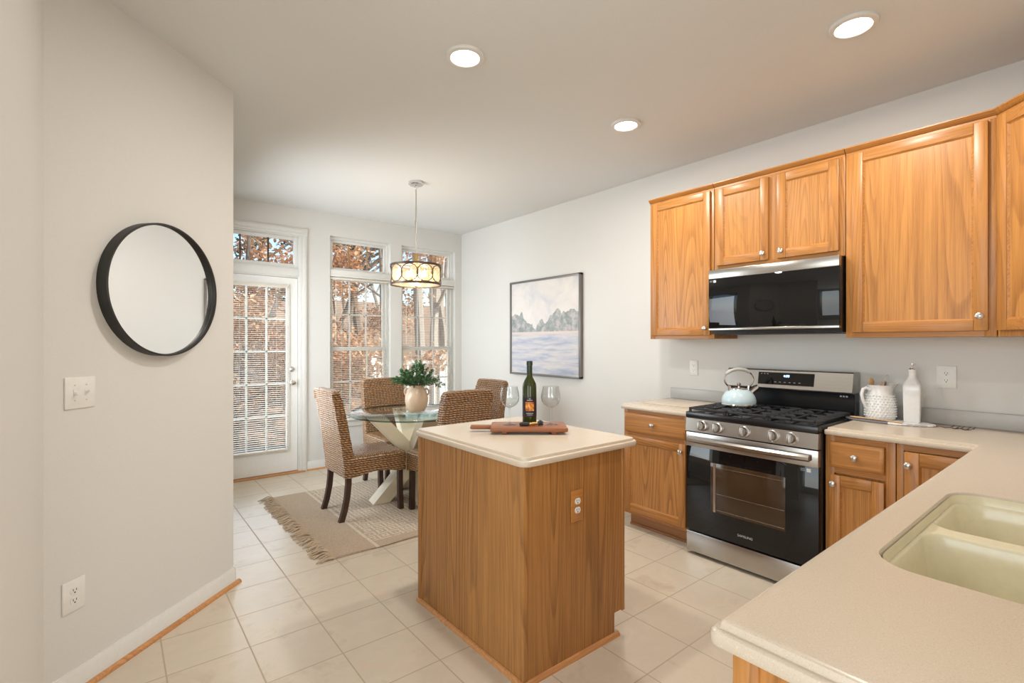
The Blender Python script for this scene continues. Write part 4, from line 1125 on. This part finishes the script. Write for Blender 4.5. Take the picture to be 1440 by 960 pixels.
# square oil bottle
oc = Vector((3.462, .758, ZC+.0132))
ob_ = thing('oil_bottle', 'tall square white ceramic oil bottle with a pour spout', 'bottle', tuple(oc))
def sq(w, z, r=.008, rot=0):
    P = round_poly([(-w, -w), (w, -w), (w, w), (-w, w)], min(r, w*.9), 0, 5)
    return [(oc.x+p.x*math.cos(rot)-p.y*math.sin(rot), oc.y+p.x*math.sin(rot)+p.y*math.cos(rot), oc.z+z) for p in P]
m = MB(); rt = R(8)
m.loft([sq(.034, 0, rot=rt), sq(.036, .004, rot=rt), sq(.0395, .175, rot=rt), sq(.040, .200, .010, rt), sq(.036, .215, .02, rt), sq(.022, .240, .02, rt), sq(.0175, .252, .0174, rt), sq(.0170, .280, .0168, rt), sq(.0185, .284, .018, rt), sq(.0185, .290, .018, rt)])
m.build('body', 'ceramic', ob_)
m = MB(); m.lathe([(0, .290), (.014, .290), (.015, .296), (.006, .299), (.004, .302), (.0035, .325), (0, .326)], tuple(oc), 16)
m.tube([tuple(oc+Vector((0, 0, .312))), tuple(oc+CR*.018+Vector((0, 0, .322)))], .0016, 6); m.build('pour_spout', 'chrome', ob_)
# spoon lying at the front of the board
m = MB(); s0 = Vector((3.395, 1.035, ZC+.0185)); s1 = Vector((3.348, .775, ZC+.0185)); dv = (s1-s0).normalized(); sd = Vector((-dv.y, dv.x, 0)); L = (s1-s0).length
m.loft([[tuple(s0+dv*L*t+sd*w*math.cos(q)+Vector((0, 0, h*math.sin(q)))) for q in [2*PI*i/10 for i in range(10)]] for t, w, h in ((0, .004, .003), (.06, .016, .0045), (.14, .022, .005), (.24, .018, .0045), (.33, .007, .004), (.7, .006, .004), (.97, .007, .004), (1, .003, .003))])
ob = m.build('wooden_spoon', 'spoonw'); recentre(ob); tag(ob, 'wooden spoon lying flat in front of the white pitcher', 'spoon')
# dry twig
m = MB(); rr = random.Random(5)
pts = [(3.46-.02*i*.2+rr.uniform(-.003, .003), .70-.021*i, ZC+.0035) for i in range(10)]; pts = [(x, y, z+(.004*(i % 2))) for i, (x, y, z) in enumerate(pts)]
m.tube(pts, .0026, 6)
for i in (5, 6, 7, 8, 9):
    x, y, z = pts[i]; m.tube([(x, y, z), (x+rr.uniform(-.015, .015), y-.012, z+.010), (x+rr.uniform(-.02, .02), y-.02, z+.016)], .0018, 6)
    m.lathe([(0, -.005), (.005, 0), (0, .005)], (x+rr.uniform(-.012, .012), y-.01, z+.006), 6)
ob = m.build('dried_twig', 'twig'); recentre(ob); ob.location.z = ZC; tag(ob, 'thin dark dried twig lying right of the marble board', 'twig')
# glass board at the left of the range
m = MB(); m.box(3.105, 3.50, 1.850, 2.300, ZC, ZC+.007, .002); ob = m.build('cutting_board', 'board'); recentre(ob); tag(ob, 'flat beige cutting board lying on the counter left of the range', 'cutting board')

# ------------------------------------------------------------------ island tray, wine, glasses
IT = .915
TC = Vector((1.672, 1.945, IT)); ta = math.atan2(CR.y, CR.x)
def place_tray(o): o.location = TC; o.rotation_euler = (0, 0, ta)
tr = thing('serving_board', 'reddish wooden footed board with a handle on the island top', 'serving board')
m = MB(); m.box(-.193, .193, -.102, .102, .013, .034, .005); m.build('deck', 'acacia', tr)
m = MB(); m.box(-.300, -.185, -.025, .025, .013, .032, .006); m.build('handle', 'acacia', tr)
for x in (-.125, .125):
    m = MB(); m.box(x-.014, x+.014, -.088, .088, 0, .0135, .003); m.build('foot', 'acacia', tr)
place_tray(tr)
TZ = IT+.034
def on_tray(a, b): q = TC+CR*a+CF*b; return (q.x, q.y, TZ)
def glass(label, a, b):
    c = on_tray(a, b)
    o = thing('wine_glass', label, 'wine glass', c, 'balloon wine glasses on the board')
    m = MB(); m.lathe([(0, 0), (.036, 0), (.037, .0015), (.020, .005), (.007, .009), (.0042, .016), (.0036, .050), (.004, .078), (.008, .086), (.004, .088)], c, 40); m.build('foot_and_stem', 'crystal', o)
    m = MB(); pr = [(.004, .086), (.020, .091), (.036, .102), (.047, .120), (.0505, .140), (.048, .165), (.042, .190), (.0415, .197)]
    m.lathe(pr+[(r-.0012, z+.0005) for r, z in pr[::-1]], c, 48, closed=True); m.build('bowl', 'crystal', o)
    return o
glass('empty balloon wine glass left of the wine bottle', -.098, .010)
glass('empty balloon wine glass right of the wine bottle', .115, .010)
wc = on_tray(.006, .040)
wb = thing('wine_bottle', 'green glass wine bottle with dark label on the wooden board', 'wine bottle', wc)
m = MB(); m.lathe([(0, .004), (.028, 0), (.0355, .004), (.0372, .012), (.0372, .190), (.0350, .208), (.026, .228), (.0175, .243), (.0148, .258), (.0140, .270)], wc, 40); m.build('bottle_glass', 'bottle', wb)
m = MB(); m.lathe([(.0146, .256), (.0150, .258), (.0148, .305), (.0165, .306), (.0165, .322), (.015, .328), (0, .329)], wc, 32); m.build('capsule', 'wine_neck', wb)
def lab(mb, z0, z1, half, r, a0=0):
    base = math.atan2(-CF.y, -CF.x)+a0; n = 14
    mb.loft([[(wc[0]+r*math.cos(base+q), wc[1]+r*math.sin(base+q), wc[2]+z) for q in [(-half+2*half*i/n) for i in range(n+1)]] for z in (z0, z1)], False, False, False)
m = MB(); lab(m, .040, .142, 1.35, .0376); lb = m.build('label', 'lab', wb)
m = MB(); lab(m, .070, .116, .62, .0379); m.build('label_picture', 'lab_art', lb)
m = MB(); lab(m, .056, .059, .5, .0379); lab(m, .049, .051, .4, .0379); lab(m, .124, .127, .4, .0379); lab(m, .131, .135, .12, .0379); m.build('label_print', 'text', lb)
# corkscrew lying in front of the bottle
ck = thing('corkscrew', 'black and brass corkscrew lying in front of the wine bottle', 'corkscrew', on_tray(0, -.05))
c0 = Vector(on_tray(.010, -.045))
def cp(a, b, z): q = c0+CR*a+CF*b; return (q.x, q.y, TZ+z)
m = MB(); m.tube([cp(-.058, .0, .009), cp(-.045, 0, .011), cp(-.02, 0, .011), cp(-.006, .004, .010)], [.007, .010, .010, .007], 12)
m.tube([cp(.036, .012, .010), cp(.050, .016, .016), cp(.062, .016, .012)], [.011, .014, .009], 12); m.tube([cp(.050, .014, .014), cp(.058, .002, .008)], .006, 8); m.build('handles', 'rubber', ck)
m = MB(); m.tube([cp(-.012, .0, .010), cp(.012, .006, .013), cp(.040, .012, .013)], [.005, .008, .007], 10)
m.tube([cp(.05-.02*i*.2, .018+.004*math.cos(i*1.4), .010+.004*math.sin(i*1.4)) for i in range(16)], .0014, 6); m.build('lever', 'gold', ck)

# ------------------------------------------------------------------ rug
rg_ = thing('area_rug', 'woven beige jute rug with fringed end under the dining set', 'rug', (2.2, 3.94, 0))
rx0, rx1, ry0, ry1 = 1.085, 3.42, 3.150, 4.735
m = MB(); nx, ny = 46, 30
def ruz(x, y): return .009+.0012*math.sin(x*19+y*7)
m.loft([[(rx0+(rx1-rx0)*i/nx, ry0+(ry1-ry0)*j/ny+(.006*math.sin(i*.7) if j == 0 else 0), ruz(i, j)) for i in range(nx+1)] for j in range(ny+1)], False, False, False)
per = MB()
m.box(rx0, rx1, ry0+.002, ry1, .0, .0075)
m.build('woven_field', 'rug', rg_)
m = MB(); rr = random.Random(3)
for k in range(96):
    y = ry0+(ry1-ry0)*(k+.5)/96
    L = rr.uniform(.07, .115); bend = rr.uniform(-.035, .03); hz = rr.uniform(.006, .024)
    for s_ in range(2):
        yy = y+rr.uniform(-.005, .005)
        m.tube([(rx0+.012, yy, .009), (rx0-L*.35, yy+bend*.4, .005+hz), (rx0-L*.7, yy+bend*.9, .006+hz*.4), (rx0-L, yy+bend*1.3+rr.uniform(-.01, .01), .004)], [.0042, .0045, .004, .0022], 6)
m.build('fringe', 'grout', rg_)

# ------------------------------------------------------------------ glass table
TX, TY, TT = 2.10, 4.00, .760
tb = thing('dining_table', 'round glass-topped dining table on crossed cream wooden base', 'table', (TX, TY, 0))
m = MB(); m.lathe([(0, TT-.012), (.560, TT-.012), (.564, TT-.006), (.560, TT), (0, TT)], (TX, TY, 0), 96)
gl = m.build('tabletop', ['tglass', 'tedge'], tb, ang=60)
for p in gl.data.polygons:
    if abs(p.normal.z) < .9: p.material_index = 1
def plank(a, b, w, th, perp):
    """slanting plank from a (foot) to b (top); ends cut level"""
    a, b, q = Vector(a), Vector(b), Vector(perp).normalized()
    d = (b-a); hd = Vector((d.x, d.y, 0)).normalized()
    k = w/2/math.cos(math.atan2(Vector((d.x, d.y)).length, d.z))
    m_ = MB()
    m_.loft([[tuple(p+hd*k+q*th/2), tuple(p-hd*k+q*th/2), tuple(p-hd*k-q*th/2), tuple(p+hd*k-q*th/2)] for p in (a, b)])
    return m_
ctr = Vector((TX, TY, 0))
for ang, off in ((R(-8), 0), (R(82), 0)):
    h_ = Vector((math.cos(ang), math.sin(ang), 0)); q_ = Vector((-h_.y, h_.x, 0))
    for s_ in (1, -1):
        a = ctr-h_*.32*s_+q_*.0; b = ctr+h_*.36*s_
        a.z = .0105; b.z = TT-.0125
        plank(a+q_*.0*s_, b, .105, .150, q_).build('pedestal_leg', 'base', tb)

# ------------------------------------------------------------------ vase with greenery
VX, VY = 2.135, 4.035
vs = thing('vase', 'tan two-handled stoneware vase standing on the glass table', 'vase', (VX, VY, TT))
m = MB(); m.lathe([(0, 0), (.070, 0), (.076, .004), (.094, .040), (.103, .085), (.104, .115), (.098, .150), (.082, .185), (.070, .205), (.066, .222), (.071, .232), (.066, .233), (.060, .222), (.064, .205), (.076, .182), (.090, .15), (.095, .11), (.09, .06), (.07, .012), (0, .010)], (VX, VY, TT), 56); m.build('body', 'vase', vs)
for s_ in (-1, 1):
    m = MB(); m.tube([(VX+CR.x*a*s_, VY+CR.y*a*s_, TT+z) for a, z in ((.074, .196), (.094, .200), (.108, .184), (.110, .162), (.100, .142))], [.008, .008, .008, .007, .006], 10); m.build('handle', 'vase', vs)
pt = thing('greenery', 'bushy small-leaved green sprigs arranged in the tan vase', 'plant', (VX, VY, TT+.05))
rr = random.Random(11)
st, lv, lf_ = MB(), [], []
def leaf(p, d, up, L, wd, V, F):
    s_ = d.cross(up)
    if s_.length < 1e-3: s_ = d.orthogonal()
    s_.normalize(); n = s_.cross(d).normalized(); i = len(V)
    V += [p, p+d*L*.35+s_*wd*.5+n*wd*.08, p+d*L*.8+s_*wd*.35, p+d*L, p+d*L*.8-s_*wd*.35, p+d*L*.35-s_*wd*.5+n*wd*.08, p+d*L*.5-n*wd*.10]
    F += [(i, i+1, i+6), (i+1, i+2, i+6), (i+2, i+3, i+6), (i+3, i+4, i+6), (i+4, i+5, i+6), (i+5, i, i+6)]
for k in range(74):
    a = rr.uniform(0, 2*PI); out = rr.uniform(.02, .23) if k > 10 else rr.uniform(.18, .26); h_ = .455-out*.85+rr.uniform(-.03, .03)
    if k > 58: h_ = .24+rr.uniform(0, .06)
    base = Vector((VX+.03*math.cos(a), VY+.03*math.sin(a), TT+.12)); mid = Vector((VX+.045*math.cos(a), VY+.045*math.sin(a), TT+.225))
    tip = Vector((VX+out*math.cos(a), VY+out*math.sin(a), TT+h_)); q1 = mid.lerp(tip, .5)+Vector((0, 0, .012))
    st.tube([base, mid, q1, tip], [.0022, .002, .0015, .001], 5)
    P_ = [mid.lerp(q1, t) for t in (.4, .7, 1)]+[q1.lerp(tip, t) for t in (.15, .3, .45, .6, .75, .9, 1)]
    for p in P_:
        for _ in range(3):
            d = Vector((rr.gauss(0, 1), rr.gauss(0, 1), rr.gauss(.25, .8))).normalized(); d = (d+(tip-mid).normalized()*.5).normalized()
            leaf(p+d*.004, d, Vector((0, 0, 1)), rr.uniform(.018, .030), rr.uniform(.014, .022), lv, lf_)
st.build('stems', 'stem', pt)
me = bpy.data.meshes.new('foliage'); me.from_pydata([tuple(v) for v in lv], [], lf_); me.transform(Matrix.Translation(-root_loc(pt))); me.materials.append(M['leaf_h'])
o = bpy.data.objects.new('foliage', me); COL.objects.link(o); o.parent = pt

# ------------------------------------------------------------------ woven dining chairs (local: faces +Y)
def woven_box(mb, f, nu, nv, nw):
    """closed box surface; f(u,v,w in 0..1) -> point, with woven ripple pushed along the outward direction"""
    t = bmesh.new(); vm = {}
    def V(i, j, k):
        key = (i, j, k)
        if key not in vm: vm[key] = t.verts.new(f(i/nu, j/nv, k/nw))
        return vm[key]
    for i in range(nu):
        for j in range(nv):
            for k in (0, nw): t.faces.new((V(i, j, k), V(i+1, j, k), V(i+1, j+1, k), V(i, j+1, k)))
    for i in range(nu):
        for k in range(nw):
            for j in (0, nv): t.faces.new((V(i, j, k), V(i+1, j, k), V(i+1, j, k+1), V(i, j, k+1)))
    for j in range(nv):
        for k in range(nw):
            for i in (0, nu): t.faces.new((V(i, j, k), V(i, j+1, k), V(i, j+1, k+1), V(i, j, k+1)))
    bmesh.ops.recalc_face_normals(t, faces=t.faces[:])
    t.normal_update()
    row = .017
    for v in t.verts:
        r = v.co.z/row; ph = (v.co.x+v.co.y)/(row*1.9)+(math.floor(r) % 2)*.5
        a = abs(math.sin(PI*r))**.6*(.5+.5*abs(math.sin(PI*ph)))
        v.co += v.normal*(a*.0045+noise.noise(v.co*25)*.003)
    return mb.add(t)
def sround(q, e=.10, amt=.02):
    """pull in near the ends to round an edge"""
    d = min(q, 1-q)
    return amt*(1-math.sqrt(max(0, 1-(1-d/e)**2))) if d < e else 0
def make_chair():
    o = thing('dining_chair', 'x', 'chair')
    s = MB()
    def fs(u, v, w):
        x = -.228+.456*u; y = -.245+.500*v; z0 = .340-.014*math.cos(v*PI*2); z = z0+(.482-z0)*w
        if w > .5: z += .016*math.sin(PI*u)*math.sin(PI*v)
        k = sround(v, .06, .016); x += k*(1 if u < .5 else -1)*abs(2*u-1); z -= sround(v, .08, .018)*(w > .6)+sround(u, .08, .018)*(w > .6)
        return (x, y, z)
    woven_box(s, fs, 54, 58, 17); s.build('seat', 'weave', o, ang=80)
    b = MB()
    def fb(u, v, w):
        z = .335+.665*w; lean = -.095*max(0, (z-.40)/.6)**1.15
        y0 = -.255+lean; th = .082-.020*w
        y = y0+th*v; x = -.228+.456*u; x += (1-2*u)*(.004+.010*w**2)
        z -= sround(u, .09, .022)*(w > .9)+sround(v, .3, .012)*(w > .9)
        z += -.010*math.sin(PI*u)*(w > .95) if False else .004*math.sin(PI*u)*(w > .95)
        return (x, y, z)
    woven_box(b, fb, 54, 10, 78); b.build('backrest', 'weave', o, ang=80)
    for sx in (-1, 1):
        m = MB(); x = sx*.190
        m.loft([[(x-.019, y-.019, z), (x+.019, y-.019, z), (x+.019, y+.019, z), (x-.019, y+.019, z)] for y, z in ((.222, 0), (.216, .12), (.214, .25), (.214, .40))]); m.build('leg', 'legwood', o)
        m = MB(); x = sx*.200
        m.loft([[(x-.018, y-.020, z), (x+.018, y-.020, z), (x+.018, y+.020, z), (x-.018, y+.020, z)] for y, z in ((-.275, 0), (-.250, .08), (-.230, .18), (-.220, .28), (-.220, .40))]); m.build('leg', 'legwood', o)
    return o
ch0 = make_chair()
RZ = .0102
spots = [(1.625, 3.955, -90, 'woven water hyacinth dining chair on the left, nearest the back door'),
         (2.150, 4.485, 180, 'woven dining chair at the far side of the table, facing the kitchen'),
         (2.100, 3.470, 0, 'woven dining chair at the near side, partly hidden by the island'),
         (2.600, 3.945, 90, 'woven dining chair at the right end of the table, almost hidden')]
for i, (x, y, a, lb) in enumerate(spots):
    c = ch0 if i == 0 else copy_tree(ch0)
    c.location = (x, y, RZ); c.rotation_euler = (0, 0, R(a)); c['label'] = lb; c['group'] = 'woven dining chairs round the glass table'

# ------------------------------------------------------------------ outside
def hz(x, y): return -.75+max(0, (y-8.5))*.15+.35*noise.noise(Vector((x*.12, y*.12, 0)))+.06*noise.noise(Vector((x*.9, y*.9, 3)))
m = MB(); NXg, NYg = 60, 56
m.loft([[(-14+i*.85, 5.75+j*.85, hz(-14+i*.85, 5.75+j*.85)) for i in range(NXg+1)] for j in range(NYg+1)], False, False, False)
struct('ground', m, 'hill', ang=180)
m = MB(); m.box(.3, 6.4, 5.75, 7.45, -.16, -.04); struct('trim_deck', m, 'deck')
# white vinyl railing on the deck
rl = thing('deck_railing', 'white vinyl deck railing seen through the right-hand window', 'railing', (4.4, 7.3, -.04))
for x in (3.10, 4.32, 5.54):
    m = MB(); m.box(x-.05, x+.05, 7.25, 7.35, -.04, 1.16, .004); m.box(x-.065, x+.065, 7.235, 7.365, 1.16, 1.185, .004); m.build('post', 'vinyl', rl)
m = MB(); m.box(3.1, 6.3, 7.265, 7.335, 1.02, 1.075, .006); m.box(3.1, 6.3, 7.275, 7.325, .06, .11, .004); m.build('rails', 'vinyl', rl)
x = 3.22
while x < 5.5:
    if min(abs(x-q) for q in (3.10, 4.32, 5.54)) > .08: m = MB(); m.box(x-.018, x+.018, 7.282, 7.318, .1, 1.03); m.build('baluster', 'vinyl', rl)
    x += .12

def tree(name, label, x, y, h, seed, bark='bark', leaf_mat=None, nleaf=0, r0=.11, group=None, low=.25, spread=1.0, lsize=.075, depth=4, nb=5):
    rr = random.Random(seed); z0 = hz(x, y)-.05
    o = thing(name, label, 'tree', (x, y, z0), group)
    T = MB(); tips = []
    def grow(p, d, L, r, dep):
        n = 4; pts = [p]; q = p.copy(); dd = d.copy()
        for i in range(n):
            dd = (dd+Vector((rr.gauss(0, .10), rr.gauss(0, .10), rr.gauss(.02, .07)))).normalized(); q = q+dd*L/n; pts.append(q.copy())
        T.tube(pts, [r*(1-.13*i) for i in range(n+1)], 7 if dep > 2 else 4)
        if dep <= 2: tips.extend(pts[1:])
        if dep == 0: return
        k = nb if dep == depth else 3
        for b in range(k):
            t = rr.uniform(low if dep == depth else .3, 1.0); i = min(n-1, int(t*n)); bp = pts[i].lerp(pts[i+1], t*n-i)
            a = rr.uniform(0, 2*PI); side = Vector((math.cos(a), math.sin(a), rr.uniform(-.05, .55)*(.6 if leaf_mat else 1.4)))
            nd = (dd*.45+side.normalized()*.9*spread).normalized()
            grow(bp, nd, L*rr.uniform(.42, .62), r*(1-.1*i)*.48, dep-1)
    grow(Vector((x, y, z0)), Vector((rr.gauss(0, .03), rr.gauss(0, .03), 1)), h, r0, depth)
    T.build('trunk_and_branches', bark, o)
    if leaf_mat:
        V, F = [], []
        for _ in range(nleaf):
            p = rr.choice(tips)+Vector((rr.gauss(0, .11), rr.gauss(0, .11), rr.gauss(-.03, .10)))
            d = Vector((rr.gauss(0, 1), rr.gauss(0, 1), rr.gauss(-.3, .7))).normalized()
            leaf(p, d, Vector((rr.gauss(0, .5), rr.gauss(0, .5), 1)).normalized(), lsize*rr.uniform(.7, 1.3), lsize*.6, V, F)
        me = bpy.data.meshes.new('foliage'); me.from_pydata([tuple(v) for v in V], [], F); me.transform(Matrix.Translation(-root_loc(o))); me.materials.append(M[leaf_mat])
        fo = bpy.data.objects.new('foliage', me); COL.objects.link(fo); fo.parent = o
    return o
for (x, y, h, sd, nl, lb) in ((1.55, 9.0, 5.4, 21, 5200, 'rusty-leaved tree behind the left part of the back door glass'),
                              (2.60, 9.6, 5.8, 22, 5200, 'rusty-leaved tree seen between the door and the first window'),
                              (3.05, 8.7, 4.2, 23, 3800, 'rusty-leaved tree filling the window left of the chandelier'),
                              (1.35, 8.15, 2.7, 25, 2600, 'low rusty-leaved sapling close behind the lower half of the back door'),
                              (2.25, 8.05, 2.9, 26, 2600, 'low rusty-leaved sapling near the deck, left of the first window'),
                              (2.3, 13.0, 7.5, 24, 5200, 'taller rusty-leaved tree standing farther up the slope')):
    tree('beech_tree', lb, x, y, h, sd, 'barkd', 'leaf_o', int(nl*1.7), .050, 'rusty-leaved trees outside', .08, 1.0, .085)
tree('evergreen_tree', 'green evergreen tree behind the window left of the chandelier', 6.7, 16.5, 8, 31, 'barkd', 'leaf_g', 9000, .14, None, .1, 1.1, .12)
rr = random.Random(77)
bare = []
for (x, y) in ((5.15, 9.4), (6.1, 10.6), (7.0, 11.4), (5.9, 12.6), (8.0, 13.2), (7.1, 14.5), (9.2, 15.4), (4.6, 14.0), (10.4, 17), (8.4, 17.8), (3.4, 16.5), (5.3, 18.5), (11.6, 20), (9.6, 21), (6.9, 21.5), (1.9, 18.5), (3.9, 21.5)):
    k = len(bare)
    if k < 3: t = tree('bare_tree', 'x', x, y, rr.uniform(7.5, 9.5), 50+k, 'bark', None, 0, .115, None, .3, .75, depth=4, nb=7)
    else:
        t = copy_tree(bare[k % 3]); t.location = (x, y, hz(x, y)-.05); t.rotation_euler = (0, 0, rr.uniform(0, 6)); s_ = rr.uniform(.85, 1.15); t.scale = (s_, s_, s_)
    t['label'] = 'tall leafless grey-brown tree on the wooded slope outside'; t['group'] = 'bare trees on the slope'
    bare.append(t)
